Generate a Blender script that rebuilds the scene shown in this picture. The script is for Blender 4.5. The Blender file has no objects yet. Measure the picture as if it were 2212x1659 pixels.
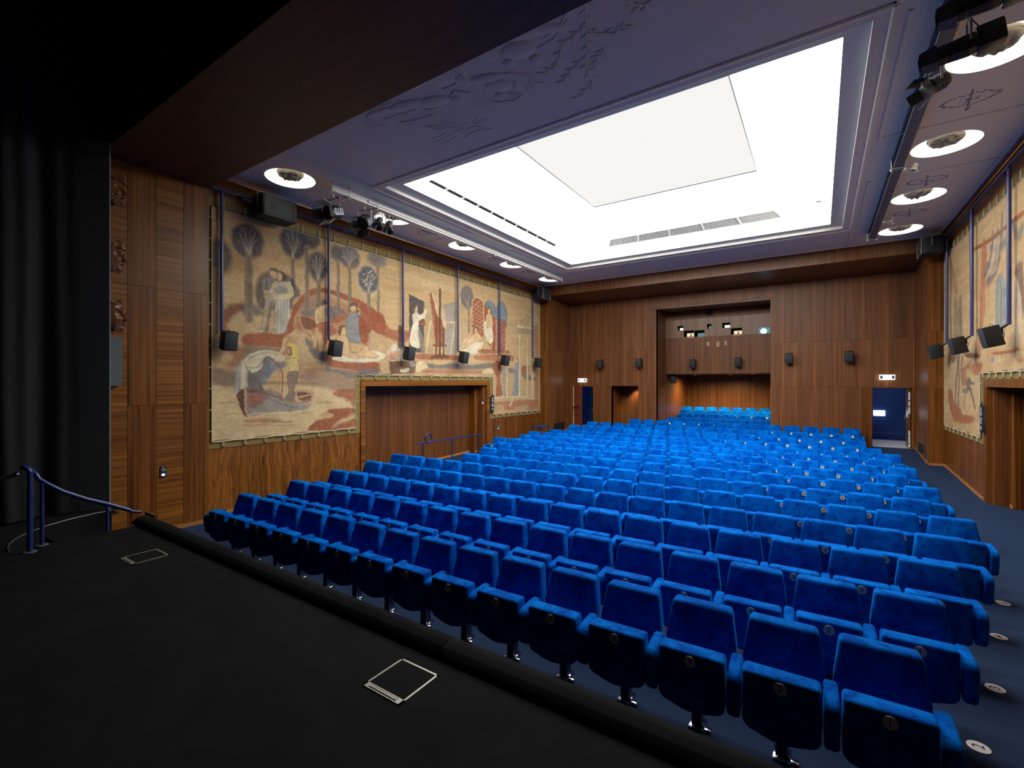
import bpy, bmesh, math, random
import numpy as np
from mathutils import Vector, Matrix

random.seed(7)
rng = np.random.RandomState(11)
sc = bpy.context.scene
COL = sc.collection
R = math.radians

# ------------------------------------------------------------------ camera
TH = 0.585407
cam_d = bpy.data.cameras.new('camera')
cam = bpy.data.objects.new('camera', cam_d)
COL.objects.link(cam)
cam.location = (0, 0, 2.65)
cam.rotation_euler = (R(90), 0, TH)
cam_d.sensor_fit = 'HORIZONTAL'
cam_d.sensor_width = 36
cam_d.lens = 1001.3 / 2212 * 36
cam_d.shift_y = -2.7 / 2212
cam_d.clip_start = 0.05
cam_d.clip_end = 200
sc.camera = cam

# ------------------------------------------------------------------ world / exposure / light levels
w = bpy.data.worlds.new('world')
sc.world = w
w.use_nodes = True
w.node_tree.nodes['Background'].inputs[0].default_value = (0.02, 0.02, 0.025, 1)
w.node_tree.nodes['Background'].inputs[1].default_value = 0.0
sc.view_settings.view_transform = 'Standard'
sc.view_settings.look = 'None'
sc.view_settings.gamma = 1
sc.view_settings.exposure = 0.0
sc.view_settings.use_curve_mapping = False
sc.cycles.max_bounces = 8
sc.cycles.diffuse_bounces = 5
sc.cycles.glossy_bounces = 4
sc.cycles.use_denoising = True
SKY_L = 12.5        # luminous lantern
LAMP_L = 1.7       # round ceiling lamps

# ------------------------------------------------------------------ helpers
CX = -3.57
def hexc(h):
    c = [int(h[i:i+2], 16)/255 for i in (0, 2, 4)]
    return tuple((x/12.92 if x <= .04045 else ((x+.055)/1.055)**2.4) for x in c)

def link(o, parent=None):
    COL.objects.link(o)
    if parent: o.parent = parent
    return o

def finish(me, smooth=None):
    if smooth is not None:
        for p in me.polygons: p.use_smooth = True
        me.set_sharp_from_angle(angle=R(smooth))
    return me

def mesh(name, verts, faces, mat=None, smooth=None):
    me = bpy.data.meshes.new(name)
    me.from_pydata([tuple(v) for v in verts], [], faces)
    me.update()
    if mat: me.materials.append(mat)
    return finish(me, smooth)

def obj(name, me, parent=None, loc=None):
    o = bpy.data.objects.new(name, me)
    if loc is not None: o.location = loc
    return link(o, parent)

def empty(name, loc=(0, 0, 0), rz=0, parent=None):
    o = bpy.data.objects.new(name, None)
    o.location = loc; o.rotation_euler = (0, 0, rz)
    o.empty_display_size = .1
    return link(o, parent)

def tag(o, label, cat, group=None):
    o['label'] = label; o['category'] = cat
    if group: o['group'] = group
    return o

def struct(o, label=None):
    o['kind'] = 'structure'
    if label: o['label'] = label
    return o

class MB:
    """collects shapes into one mesh"""
    def __init__(s): s.v = []; s.f = []
    def add(s, V, F, M=None):
        b = len(s.v)
        for p in V:
            p = Vector(p)
            if M is not None: p = M @ p
            s.v.append(tuple(p))
        s.f += [tuple(b+i for i in f) for f in F]
        return s
    def box(s, x0, x1, y0, y1, z0, z1, M=None):
        V = [(x0,y0,z0),(x1,y0,z0),(x1,y1,z0),(x0,y1,z0),(x0,y0,z1),(x1,y0,z1),(x1,y1,z1),(x0,y1,z1)]
        F = [(0,3,2,1),(4,5,6,7),(0,1,5,4),(1,2,6,5),(2,3,7,6),(3,0,4,7)]
        return s.add(V, F, M)
    def rbox(s, c, size, bev=.01, seg=2, M=None):
        bm = bmesh.new()
        bmesh.ops.create_cube(bm, size=1)
        for v in bm.verts: v.co = Vector((v.co.x*size[0], v.co.y*size[1], v.co.z*size[2])) + Vector(c)
        bmesh.ops.bevel(bm, geom=bm.edges[:], offset=bev, segments=seg, affect='EDGES', profile=.5)
        return s.bm(bm, M)
    def bm(s, bm, M=None):
        bm.verts.index_update()
        s.add([v.co for v in bm.verts], [tuple(v.index for v in f.verts) for f in bm.faces], M)
        bm.free(); return s
    def prism(s, poly, axis, a, b, bev=0, seg=2, M=None):
        """poly: 2D points; axis 'x': (y,z), 'y': (x,z), 'z': (x,y)"""
        def mk(p, t):
            return {'x': (t, p[0], p[1]), 'y': (p[0], t, p[1]), 'z': (p[0], p[1], t)}[axis]
        bm = bmesh.new()
        A = [bm.verts.new(mk(p, a)) for p in poly]; B = [bm.verts.new(mk(p, b)) for p in poly]
        n = len(poly)
        bm.faces.new(A); bm.faces.new(B[::-1])
        for i in range(n): bm.faces.new((A[i], B[i], B[(i+1) % n], A[(i+1) % n]))
        bmesh.ops.recalc_face_normals(bm, faces=bm.faces[:])
        if bev: bmesh.ops.bevel(bm, geom=bm.edges[:], offset=bev, segments=seg, affect='EDGES', profile=.5)
        return s.bm(bm, M)
    def tube(s, pts, r, seg=8, closed=False, M=None, flat=1.0):
        P = [Vector(p) for p in pts]; n = len(P)
        V = []; F = []
        up = None
        for i in range(n):
            if closed: t = P[(i+1) % n] - P[i-1]
            else: t = P[min(i+1, n-1)] - P[max(i-1, 0)]
            t.normalize()
            if up is None:
                up = Vector((0, 0, 1)) if abs(t.z) < .9 else Vector((1, 0, 0))
            a = t.cross(up)
            if a.length < 1e-4: a = t.cross(Vector((0, 1, 0)))
            a.normalize(); b = a.cross(t); b.normalize()
            up = b
            rr = r[i] if isinstance(r, (list, tuple)) else r
            for k in range(seg):
                q = 2*math.pi*k/seg
                V.append(P[i] + a*math.cos(q)*rr + b*math.sin(q)*rr*flat)
        m = n if closed else n-1
        for i in range(m):
            for k in range(seg):
                i2 = (i+1) % n; k2 = (k+1) % seg
                F.append((i*seg+k, i2*seg+k, i2*seg+k2, i*seg+k2))
        if not closed:
            F.append(tuple(range(seg))); F.append(tuple(range((n-1)*seg+seg-1, (n-1)*seg-1, -1)))
        return s.add(V, F, M)
    def lathe(s, prof, seg=24, M=None, cap=True):
        V = []; F = []; n = len(prof)
        for (r, z) in prof:
            for k in range(seg):
                q = 2*math.pi*k/seg; V.append((r*math.cos(q), r*math.sin(q), z))
        for i in range(n-1):
            for k in range(seg):
                k2 = (k+1) % seg
                F.append((i*seg+k, i*seg+k2, (i+1)*seg+k2, (i+1)*seg+k))
        if cap and prof[0][0] > 1e-6: F.append(tuple(range(seg-1, -1, -1)))
        if cap and prof[-1][0] > 1e-6: F.append(tuple((n-1)*seg+k for k in range(seg)))
        return s.add(V, F, M)
    def ball(s, c, r, seg=10, rings=7, M=None):
        V = []; F = []
        rx, ry, rz = r if isinstance(r, (tuple, list)) else (r, r, r)
        for i in range(rings+1):
            a = math.pi*i/rings
            for k in range(seg):
                q = 2*math.pi*k/seg
                V.append((c[0]+rx*math.sin(a)*math.cos(q), c[1]+ry*math.sin(a)*math.sin(q), c[2]+rz*math.cos(a)))
        for i in range(rings):
            for k in range(seg):
                k2 = (k+1) % seg
                F.append((i*seg+k, (i+1)*seg+k, (i+1)*seg+k2, i*seg+k2))
        return s.add(V, F, M)
    def me(s, name, mat=None, smooth=None):
        return mesh(name, s.v, s.f, mat, smooth)
    def build(s, name, mat, parent=None, smooth=None, loc=None):
        return obj(name, s.me(name, mat, smooth), parent, loc)

def face_with_holes(outer, holes, f):
    """flat polygon with holes -> (verts, tri faces); f maps (a,b) to 3D"""
    bm = bmesh.new(); edges = []
    for loop in [outer]+holes:
        vs = [bm.verts.new((p[0], p[1], 0)) for p in loop]
        for i in range(len(vs)): edges.append(bm.edges.new((vs[i], vs[(i+1) % len(vs)])))
    bmesh.ops.triangle_fill(bm, use_beauty=True, use_dissolve=False, edges=edges)
    bm.verts.index_update()
    V = [f(v.co.x, v.co.y) for v in bm.verts]
    F = [tuple(v.index for v in fc.verts) for fc in bm.faces]
    bm.free()
    return V, F

def rect(a0, a1, b0, b1): return [(a0, b0), (a1, b0), (a1, b1), (a0, b1)]
def circ(c, r, n=40): return [(c[0]+r*math.cos(2*math.pi*k/n), c[1]+r*math.sin(2*math.pi*k/n)) for k in range(n)]

def text_mesh(s, size, mat, font_off=0.0):
    cu = bpy.data.curves.new('glyph', 'FONT'); cu.body = s; cu.size = size
    cu.align_x = 'CENTER'; cu.align_y = 'CENTER'; cu.offset = font_off; cu.resolution_u = 3
    o = bpy.data.objects.new('glyph', cu); COL.objects.link(o)
    bpy.context.view_layer.update()
    me = bpy.data.meshes.new_from_object(o.evaluated_get(bpy.context.evaluated_depsgraph_get()))
    bpy.data.objects.remove(o); bpy.data.curves.remove(cu)
    me.materials.clear(); me.materials.append(mat)
    return me

# ------------------------------------------------------------------ materials
class NT:
    def __init__(s, name):
        s.m = bpy.data.materials.new(name); s.m.use_nodes = True
        s.t = s.m.node_tree; s.t.nodes.clear()
        s.out = s.t.nodes.new('ShaderNodeOutputMaterial')
    def n(s, kind, **kw):
        nd = s.t.nodes.new('ShaderNode'+kind)
        for k, v in kw.items():
            if hasattr(nd, k) and k not in ('inputs',): setattr(nd, k, v)
        return nd
    def l(s, a, b): s.t.links.new(a, b)
    def math(s, op, a, b=None, c=None):
        nd = s.n('Math', operation=op)
        for i, x in enumerate((a, b, c)):
            if x is None: continue
            if isinstance(x, (int, float)): nd.inputs[i].default_value = x
            else: s.l(x, nd.inputs[i])
        return nd.outputs[0]
    def mix(s, fac, a, b, blend='MIX'):
        nd = s.n('Mix', data_type='RGBA', blend_type=blend)
        for i, x in ((0, fac), (6, a), (7, b)):
            if isinstance(x, (int, float)): nd.inputs[i].default_value = x
            elif isinstance(x, tuple): nd.inputs[i].default_value = (*x[:3], 1)
            else: s.l(x, nd.inputs[i])
        return nd.outputs[2]
    def ramp(s, fac, stops):
        nd = s.n('ValToRGB'); e = nd.color_ramp.elements
        while len(e) < len(stops): e.new(.5)
        for k, (p, c) in enumerate(stops):
            e[k].position = p; e[k].color = (*c[:3], 1) if isinstance(c, tuple) else (c, c, c, 1)
        s.l(fac, nd.inputs[0]); return nd.outputs[0]
    def noise(s, vec, scale, detail=4, rough=.55, dist=0):
        nd = s.n('TexNoise'); nd.inputs['Scale'].default_value = scale
        nd.inputs['Detail'].default_value = detail; nd.inputs['Roughness'].default_value = rough
        nd.inputs['Distortion'].default_value = dist
        if vec is not None: s.l(vec, nd.inputs['Vector'])
        return nd.outputs['Fac']
    def pos(s, scale=(1, 1, 1), rand=0.0):
        g = s.n('NewGeometry'); v = g.outputs['Position']
        if rand:
            oi = s.n('ObjectInfo')
            cb = s.n('CombineXYZ')
            for i, k in enumerate((1.0, 1.7, .6)): s.l(s.math('MULTIPLY', oi.outputs['Random'], rand*k), cb.inputs[i])
            va = s.n('VectorMath', operation='ADD'); s.l(v, va.inputs[0]); s.l(cb.outputs[0], va.inputs[1]); v = va.outputs[0]
        mp = s.n('VectorMath', operation='MULTIPLY'); s.l(v, mp.inputs[0]); mp.inputs[1].default_value = scale
        return mp.outputs[0]
    def bsdf(s, color, rough=.5, metal=0, spec=.5, bump=None, bump_s=.2, bump_d=.01, **kw):
        b = s.n('BsdfPrincipled')
        def st(k, x):
            if isinstance(x, (int, float)): b.inputs[k].default_value = x
            elif isinstance(x, tuple): b.inputs[k].default_value = (*x[:3], 1)
            else: s.l(x, b.inputs[k])
        st('Base Color', color); st('Roughness', rough); st('Metallic', metal); st('Specular IOR Level', spec)
        for k, v in kw.items(): st(k.replace('_', ' '), v)
        if bump is not None:
            bp = s.n('Bump'); bp.inputs['Strength'].default_value = bump_s; bp.inputs['Distance'].default_value = bump_d
            s.l(bump, bp.inputs['Height']); s.l(bp.outputs[0], b.inputs['Normal'])
        s.l(b.outputs[0], s.out.inputs[0]); return s.m

def plain(name, col, rough=.5, metal=0, spec=.5, var=.12, scale=14):
    t = NT(name)
    f = t.noise(t.pos(), scale, 3)
    a = tuple(c*(1-var) for c in col); b = tuple(c*(1+var) for c in col)
    return t.bsdf(t.mix(f, a, b), rough, metal, spec)

def emit(name, col, strength):
    t = NT(name); e = t.n('Emission')
    e.inputs[0].default_value = (*col, 1); e.inputs[1].default_value = strength
    t.l(e.outputs[0], t.out.inputs[0]); return t.m

def veneer(name, dark, light, axis='z', fine=26, rough=.34, wavy=0.0, rand=9.0, along=.35, tint=.35):
    t = NT(name)
    sc_ = {'z': (fine, fine, along), 'y': (fine, along, fine), 'x': (along, fine, fine)}[axis]
    p = t.pos((1, 1, 1), rand)
    if wavy:
        ns = t.n('TexNoise'); ns.inputs['Scale'].default_value = 1.15; ns.inputs['Detail'].default_value = 1.5
        mpp = t.n('VectorMath', operation='MULTIPLY'); t.l(p, mpp.inputs[0]); mpp.inputs[1].default_value = (1, 1, .8)
        t.l(mpp.outputs[0], ns.inputs['Vector'])
        sb = t.n('VectorMath', operation='SUBTRACT'); t.l(ns.outputs['Color'], sb.inputs[0]); sb.inputs[1].default_value = (.5, .5, .5)
        ml = t.n('VectorMath', operation='MULTIPLY'); t.l(sb.outputs[0], ml.inputs[0]); ml.inputs[1].default_value = (wavy, wavy, 0)
        ad = t.n('VectorMath', operation='ADD'); t.l(p, ad.inputs[0]); t.l(ml.outputs[0], ad.inputs[1]); p = ad.outputs[0]
    mp = t.n('VectorMath', operation='MULTIPLY'); t.l(p, mp.inputs[0]); mp.inputs[1].default_value = sc_
    f1 = t.noise(mp.outputs[0], 1.0, 5, .6)
    mp2 = t.n('VectorMath', operation='MULTIPLY'); t.l(p, mp2.inputs[0]); mp2.inputs[1].default_value = tuple(x*.22 if x > 1 else x for x in sc_)
    f2 = t.noise(mp2.outputs[0], 1.0, 2, .5)
    f = t.math('ADD', t.math('MULTIPLY', f1, .7), t.math('MULTIPLY', f2, .3))
    mid = tuple((a+b)/2 for a, b in zip(dark, light))
    c = t.ramp(f, [(.34, dark), (.5, mid), (.64, light)])
    oi = t.n('ObjectInfo')
    c = t.mix(t.math('MULTIPLY', oi.outputs['Random'], tint), c, t.mix(1.0, c, (.55, .45, .4), 'MULTIPLY'))
    return t, c, f, rough

def veneer_mat(name, dark, light, **kw):
    t, c, f, r = veneer(name, dark, light, **kw)
    rr = t.math('ADD', r-.06, t.math('MULTIPLY', f, .12))
    return t.bsdf(c, rr, spec=.32, bump=f, bump_s=.08, bump_d=.003)

def slot_mat(name, dark, light, pitch=.062, colp=.031, hs=.5, vs=.28, **kw):
    t, c, f, r = veneer(name, dark, light, **kw)
    at = t.n('Attribute', attribute_name='pp')
    sx = t.n('SeparateXYZ'); t.l(at.outputs['Vector'], sx.inputs[0])
    x, z, wd = sx.outputs[0], sx.outputs[1], sx.outputs[2]
    ed = t.math('MINIMUM', x, t.math('SUBTRACT', wd, x))
    ins = t.math('GREATER_THAN', ed, .05)
    hl = t.math('LESS_THAN', t.math('FRACT', t.math('DIVIDE', z, pitch)), .34)
    vl = t.math('LESS_THAN', t.math('FRACT', t.math('DIVIDE', x, colp)), .3)
    d = t.math('ADD', t.math('MULTIPLY', hl, hs), t.math('MULTIPLY', vl, vs))
    d = t.math('MULTIPLY', t.math('MINIMUM', d, .62), ins)
    c2 = t.mix(d, c, (.012, .006, .003))
    h = t.math('SUBTRACT', 1.0, t.math('MULTIPLY', t.math('MULTIPLY', hl, vl), ins))
    return t.bsdf(c2, r+.08, spec=.3, bump=h, bump_s=.35, bump_d=.004)

WD, WL = (.062, .018, .0030), (.28, .100, .017)          # varnished tropical wood
M = {}
M['ven_v'] = veneer_mat('wood_veneer_vertical', WD, WL, axis='z', fine=30)
M['ven_h'] = veneer_mat('wood_veneer_horizontal', (.085, .027, .004), (.34, .130, .022), axis='y', fine=24)
M['ven_x'] = veneer_mat('wood_veneer_cross', WD, WL, axis='x', fine=26)
M['ven_wavy'] = veneer_mat('wood_veneer_figured', (.060, .019, .003), (.31, .115, .019), axis='z', fine=22, wavy=.42, along=.16, tint=0)
M['ven_rear'] = veneer_mat('wood_veneer_rear', (.085, .028, .008), (.25, .095, .028), axis='z', fine=34)
M['ven_booth'] = veneer_mat('wood_veneer_booth', (.15, .075, .042), (.34, .185, .11), axis='z', fine=34)
M['slot'] = slot_mat('slotted_wood', (.125, .043, .012), (.33, .125, .038), axis='z', fine=34)
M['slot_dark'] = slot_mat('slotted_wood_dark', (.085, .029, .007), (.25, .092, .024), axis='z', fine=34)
M['base'] = veneer_mat('baseboard_wood', (.30, .12, .035), (.50, .22, .075), axis='y', fine=16, rand=0, tint=0)
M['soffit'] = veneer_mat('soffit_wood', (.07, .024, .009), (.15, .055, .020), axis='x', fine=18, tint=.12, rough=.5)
t = NT('carpet_blue')
f = t.noise(t.pos(), 260, 2); g = t.noise(t.pos(), 3.0, 3)
M['carpet'] = t.bsdf(t.mix(f, (.008, .018, .048), t.mix(g, (.020, .040, .095), (.026, .050, .115))), .95, spec=.15, bump=f, bump_s=.4)
t = NT('carpet_black')
f = t.noise(t.pos(), 220, 2); g = t.noise(t.pos(), 2.2, 5, .65, .6)
M['stage'] = t.bsdf(t.mix(f, (.003, .0031, .0036), t.mix(t.ramp(g, [(.35, 0.0), (.65, 1.0)]), (.006, .006, .007), (.014, .014, .016))), .96, spec=.12, bump=f, bump_s=.3)
t = NT('ceiling_paint')
g = t.noise(t.pos(), 1.4, 3)
M['ceil'] = t.bsdf(t.mix(g, (.74, .645, .53), (.80, .70, .575)), .75, spec=.25)
M['cove'] = plain('cove_white', (.62, .60, .55), .6, var=.03)
M['plaster'] = plain('plaster_cream', (.36, .31, .23), .7, var=.15, scale=30)
M['black'] = plain('black_cloth', (.014, .015, .016), .85, spec=.25, var=.2)
M['panel_black'] = plain('black_paint', (.11, .13, .14), .6, spec=.3, var=.1)
M['void'] = plain('stage_void', (.0025, .0025, .003), 1.0, spec=0.0)
M['spk'] = plain('speaker_black', (.010, .012, .014), .55, spec=.4)
t = NT('speaker_grille')
f = t.noise(t.pos(), 420, 1)
M['grille'] = t.bsdf(t.mix(f, (.012, .014, .015), (.055, .062, .060)), .6, metal=.2, bump=f, bump_s=.3)
M['grille_edge'] = plain('grille_frame_grey', (.30, .32, .31), .45, metal=.3)
M['bluepipe'] = plain('blue_pipe_paint', (.035, .045, .17), .3, var=.05)
M['railblue'] = plain('blue_rail_paint', (.014, .030, .16), .3, var=.05)
M['steel'] = plain('steel_grey', (.42, .45, .42), .4, metal=.4, var=.06)
M['beam_dark'] = plain('beam_dark', (.10, .11, .13), .5, var=.06)
M['chrome'] = plain('chrome', (.7, .72, .75), .15, metal=1.0, var=.03)
M['hatch'] = plain('hatch_metal', (.42, .42, .36), .35, metal=.5, var=.08)
M['fixture'] = plain('fixture_black', (.012, .013, .014), .38, spec=.5)
M['fixture_grey'] = plain('fixture_grey', (.16, .17, .18), .4, metal=.5)
M['fixture_white'] = plain('fixture_cream', (.62, .60, .52), .5)
M['lens'] = plain('lens_glass', (.05, .06, .08), .08, spec=.9)
M['rope'] = plain('rope', (.50, .43, .29), .9, var=.25, scale=60)
M['cord'] = plain('dark_cord', (.015, .013, .011), .8)
t = NT('mural_backing')
f = t.noise(t.pos((1, 3, 9)), 3, 5, .7)
M['backing'] = t.bsdf(t.mix(f, (.11, .078, .022), (.34, .25, .085)), .8, spec=.2)
M['mask'] = veneer_mat('carved_wood', (.065, .022, .008), (.20, .078, .030), axis='z', fine=20, tint=0, rough=.3)
M['bluewall'] = plain('corridor_blue', (.002, .026, .14), .7, var=.1)
M['corrfloor'] = plain('corridor_floor', (.42, .40, .42), .6)
M['white'] = plain('white_enamel', (.75, .74, .70), .4, var=.03)
M['disc'] = plain('seat_number_plate', (.80, .75, .64), .5, var=.04)
M['print'] = plain('dark_print', (.012, .012, .013), .6)
M['tagtext'] = plain('pale_print', (.55, .60, .66), .6)
M['doorleaf'] = veneer_mat('door_leaf_red', (.16, .035, .018), (.30, .075, .035), axis='z', fine=20, tint=0, rough=.2)
M['wood_tan'] = plain('tan_patch', (.48, .27, .13), .5)
M['emit_sky'] = emit('lantern_light', (1.0, .985, .95), SKY_L)
M['emit_sky_top'] = emit('lantern_light_top', (1.0, .985, .95), .93)
M['emit_lamp'] = emit('lamp_light', (1.0, .93, .80), LAMP_L)
M['emit_sign'] = emit('sign_light', (.85, .95, 1.0), 4.0)
M['emit_proj'] = emit('projector_light', (.25, .75, 1.0), 7.0)
M['emit_warm'] = emit('booth_warm', (1.0, .80, .45), 1.1)
M['emit_white'] = emit('booth_white', (1.0, .95, .85), 1.2)
M['emit_teal'] = emit('booth_teal', (.35, .75, .85), .35)
M['emit_blue'] = emit('button_blue', (.15, .3, 1.0), 9.0)
M['emit_spot'] = emit('downlight_warm', (1.0, .72, .35), 9.0)
t = NT('velvet_blue')
f = t.noise(t.pos((1, 1, 1), 5.0), 4.5, 4, .6, .8); f2 = t.noise(t.pos((1, 1, 1), 5.0), 16, 3, .6, .5)
c = t.mix(t.ramp(f, [(.38, 0.0), (.62, 1.0)]), (.0, .062, .38), (.0, .150, .62))
c = t.mix(t.math('MULTIPLY', t.ramp(f2, [(.55, 0.0), (.68, 1.0)]), .65), c, (.0, .030, .20))
M['velvet'] = t.bsdf(c, .9, spec=.03, Sheen_Weight=.40, Sheen_Roughness=.33, Sheen_Tint=(.0, .42, 1.0), bump=f2, bump_s=.1)
t = NT('velvet_shell')
M['shell'] = t.bsdf((.0008, .030, .20), .75, spec=.2, Sheen_Weight=.3, Sheen_Roughness=.3, Sheen_Tint=(.1, .35, 1))
M['leg'] = plain('seat_leg_blue', (.006, .020, .11), .45)
t = NT('mural_paint')
at = t.n('Attribute', attribute_name='paint')
f = t.noise(t.pos((1, 1, 1)), 9, 5, .7); f2 = t.noise(t.pos((1, 40, 40)), 3, 2)
c = t.mix(t.math('MULTIPLY', f, .22), at.outputs['Color'], t.mix(1.0, at.outputs['Color'], (.62, .60, .56), 'MULTIPLY'))
c = t.mix(t.math('MULTIPLY', f2, .10), c, (.12, .09, .06))
M['mural'] = t.bsdf(c, .9, spec=.12, bump=f2, bump_s=.06)

def setpp(me, fn):
    a = me.attributes.new('pp', 'FLOAT_VECTOR', 'POINT')
    for i, v in enumerate(me.vertices): a.data[i].vector = fn(v.co)
    return me

def boardY(name, mat, parent, x0, x1, z0, z1, y, th=.02, gap=.004):
    """upright board facing -Y"""
    b = MB().box(x0+gap, x1-gap, y, y+th, z0+gap, z1-gap)
    me = setpp(b.me(name, mat), lambda c: (c.x-x0, c.z, x1-x0))
    return obj(name, me, parent)

def boardX(name, mat, parent, y0, y1, z0, z1, x, s, th=.02, gap=.004):
    """upright board facing s*X (s=+1 / -1), front at x"""
    b = MB().box(min(x, x-s*th), max(x, x-s*th), y0+gap, y1-gap, z0+gap, z1-gap)
    me = setpp(b.me(name, mat), lambda c: (c.y-y0, c.z, y1-y0))
    return obj(name, me, parent)

# ================================================================== floor
def lerp_tab(T, y):
    if y <= T[0][0]: return T[0][1]
    for (a, za), (b, zb) in zip(T, T[1:]):
        if y <= b: return za+(zb-za)*(y-a)/(b-a)
    return T[-1][1]
AISLE = [(9, 0), (13.3, .13), (17.3, .32), (19.5, .53), (25, .60)]
SEATF = [(15.9, 0), (16.8, .105), (17.9, .164), (19.1, .262), (20.17, .326), (21.5, .432), (22.7, .525), (23.8, .617), (25, .68)]
xs = [-11.0, -10.06, -9.3, -9.05, -8.35, -7, -5.68, -3.57, -1.5, 0, 1.28, 1.72, 1.86, 2.92, 3.9]
ys = [2.5, 4, 6, 8, 9, 10, 11, 12, 13.3, 14.5, 15.9, 16.8, 17.3, 17.9, 19.1, 19.3, 19.5]
V = []; F = []
for y in ys:
    for x in xs:
        ais = x <= -9.3 or x >= 1.86 or (y > 19.3 and (x > 1.2 or x < -6.9))
        V.append((x, y, lerp_tab(AISLE if ais else SEATF, y)))
nx = len(xs)
for j in range(len(ys)-1):
    for i in range(nx-1): F.append((j*nx+i, j*nx+i+1, (j+1)*nx+i+1, (j+1)*nx+i))
b = len(V); yb = [19.5, 20.17, 21.5, 22.7, 23.8, 25.1]
for y in yb:
    for x in (-5.75, -1.45): V.append((x, y, lerp_tab(SEATF, y)))
for j in range(len(yb)-1): F.append((b+2*j, b+2*j+1, b+2*j+3, b+2*j+2))
struct(obj('floor', mesh('floor', V, F, M['carpet'])), 'dark blue carpet of the hall floor')

# ================================================================== stage
SZ = .70
arc = [(-7.78, 1.25)] + [(-7.78-1.22*math.sin(a)**1.0, 1.25+1.27*(1-math.cos(a))) for a in [k*math.pi/2/10 for k in range(1, 11)]]
outer = [(-7.78, 2.56), (7, 2.56), (7, -7), (-11.5, -7), (-11.5, 2.62), (-9.0, 2.62)] + arc[::-1]
V, F = face_with_holes(outer, [], lambda a, b: (a, b, SZ))
n = len(V); V2 = V+[(v[0], v[1], SZ-.06) for v in V]
st = MB().add(V2, F+[tuple(n+i for i in f[::-1]) for f in F])
for i in range(len(arc)-1):
    a, c = arc[i], arc[i+1]; st.add([(a[0], a[1], SZ), (c[0], c[1], SZ), (c[0], c[1], 0), (a[0], a[1], 0)], [(0, 1, 2, 3)])
st.add([(-7.78, 1.25, SZ), (-7.78, 2.62, SZ), (-7.78, 2.62, 0), (-7.78, 1.25, 0)], [(0, 1, 2, 3)])
struct(st.build('stage_floor', M['stage']), 'black carpeted stage floor')
struct(MB().box(-7.78, 7, 2.56, 2.60, 0, SZ-.005).build('stage_front', M['stage']), 'black front face of the stage')
lp = [(2.43, .70), (2.45, .735), (2.49, .765), (2.55, .782), (2.61, .778), (2.655, .74), (2.662, .60), (2.60, .60), (2.50, .698)]
lip = empty('trim_1', (0, 0, 0)); struct(lip, 'black rounded carpet roll along the stage edge')
for x0, x1 in ((-7.93, -5.2), (-5.195, -2.25), (-2.245, 1.2), (1.205, 5)):
    MB().prism(lp, 'x', x0, x1, 0.004, 1).build('edge_roll', M['stage'], lip, smooth=50)
tr = MB()
for k in range(4): tr.box(-9.0, -7.79, 1.75+.29*k, 2.04+.29*k+.02, 0, .56-.14*k)
struct(tr.build('stage_steps', M['stage']), 'black side steps down from the stage')
struct(MB().tube([(p[0], p[1], SZ+.004) for p in arc], .008, 6).build('trim_2', M['fixture_grey'], smooth=60), 'thin curved nosing of the stair opening')
struct(MB().box(-8.15, -7.80, 2.66, 2.70, 0, .78).build('trim_3', M['ven_v']), 'wooden end cheek of the stage steps')

def floor_hatch(x, y, label):
    h = tag(empty('floor_hatch', (x, y, SZ)), label, 'floor hatch', 'socket hatches in the stage floor')
    m = MB()
    a = .172
    m.box(-a, a, a-.014, a, 0, .006); m.box(-a, a, -a, -a+.045, 0, .006); m.box(-a, -a+.014, -a, a, 0, .006); m.box(a-.014, a, -a, a, 0, .006)
    m.build('frame', M['hatch'], h)
    MB().box(-a+.015, a-.015, -a+.046, a-.015, .0, .004).build('lid', M['stage'], h)
    m = MB(); m.rbox((0, -a+.022, .008), (.24, .016, .004), .0018, 2); m.build('flap', M['hatch'], h)
    MB().box(-.125, .125, -a+.032, -a+.035, .006, .008).build('slot', M['print'], h)
    MB().box(-.125, .125, -a+.010, -a+.013, .006, .008).build('slot', M['print'], h)
    return h
floor_hatch(-2.282, 2.128, 'square metal framed floor hatch in the middle of the stage')
floor_hatch(-6.300, 2.054, 'square metal framed floor hatch near the stage handrail')

# stage house (black, beyond the proscenium)
vo = MB(); vo.box(-11.6, 7.1, -7.1, 2.5, 8.6, 8.7); vo.box(-11.6, 7.1, -7.2, -7.1, 0, 8.7); vo.box(7, 7.1, -7.1, 2.5, 0, 8.7); vo.box(-11.7, -11.6, -7.1, 2.6, 0, 8.7)
vo.box(-11.6, 7.1, 2.50, 2.56, 6.38, 8.7)
struct(vo.build('wall_stage', M['void']), 'black walls and ceiling of the stage house')
V = []; F = []; N = 150; zs = [SZ+.03, 1.2, 2.5, 4.5, 6.5, 8.5]
for i in range(N+1):
    y = 2.20-6.2*i/N
    for j, z in enumerate(zs):
        a = .075*math.sin(y*9.5+.5*math.sin(y*3.1))*(1-.25*j/5) + .03*math.sin(y*23+z*.15)
        V.append((-9.30+a, y+.015*math.sin(z*1.3+y*5), z))
m_ = len(zs)
for i in range(N):
    for j in range(m_-1): F.append((i*m_+j, i*m_+j+1, (i+1)*m_+j+1, (i+1)*m_+j))
tag(obj('stage_curtain', mesh('stage_curtain', V, F, M['black'], 80)), 'black stage curtain hanging in folds beside the steps', 'curtain')
pm = MB(); M_ = Matrix.Translation((-9.225, 2.385, 0)) @ Matrix.Rotation(math.atan2(.29, .25), 4, 'Z')
pm.rbox((0, 0, (SZ+6.36)/2), (.385, .035, 6.36-SZ), .004, 1, M_)
pn = tag(empty('masking_panel'), 'tall dark grey masking panel at the stage side', 'panel')
pm.build('board', M['panel_black'], pn)
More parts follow.
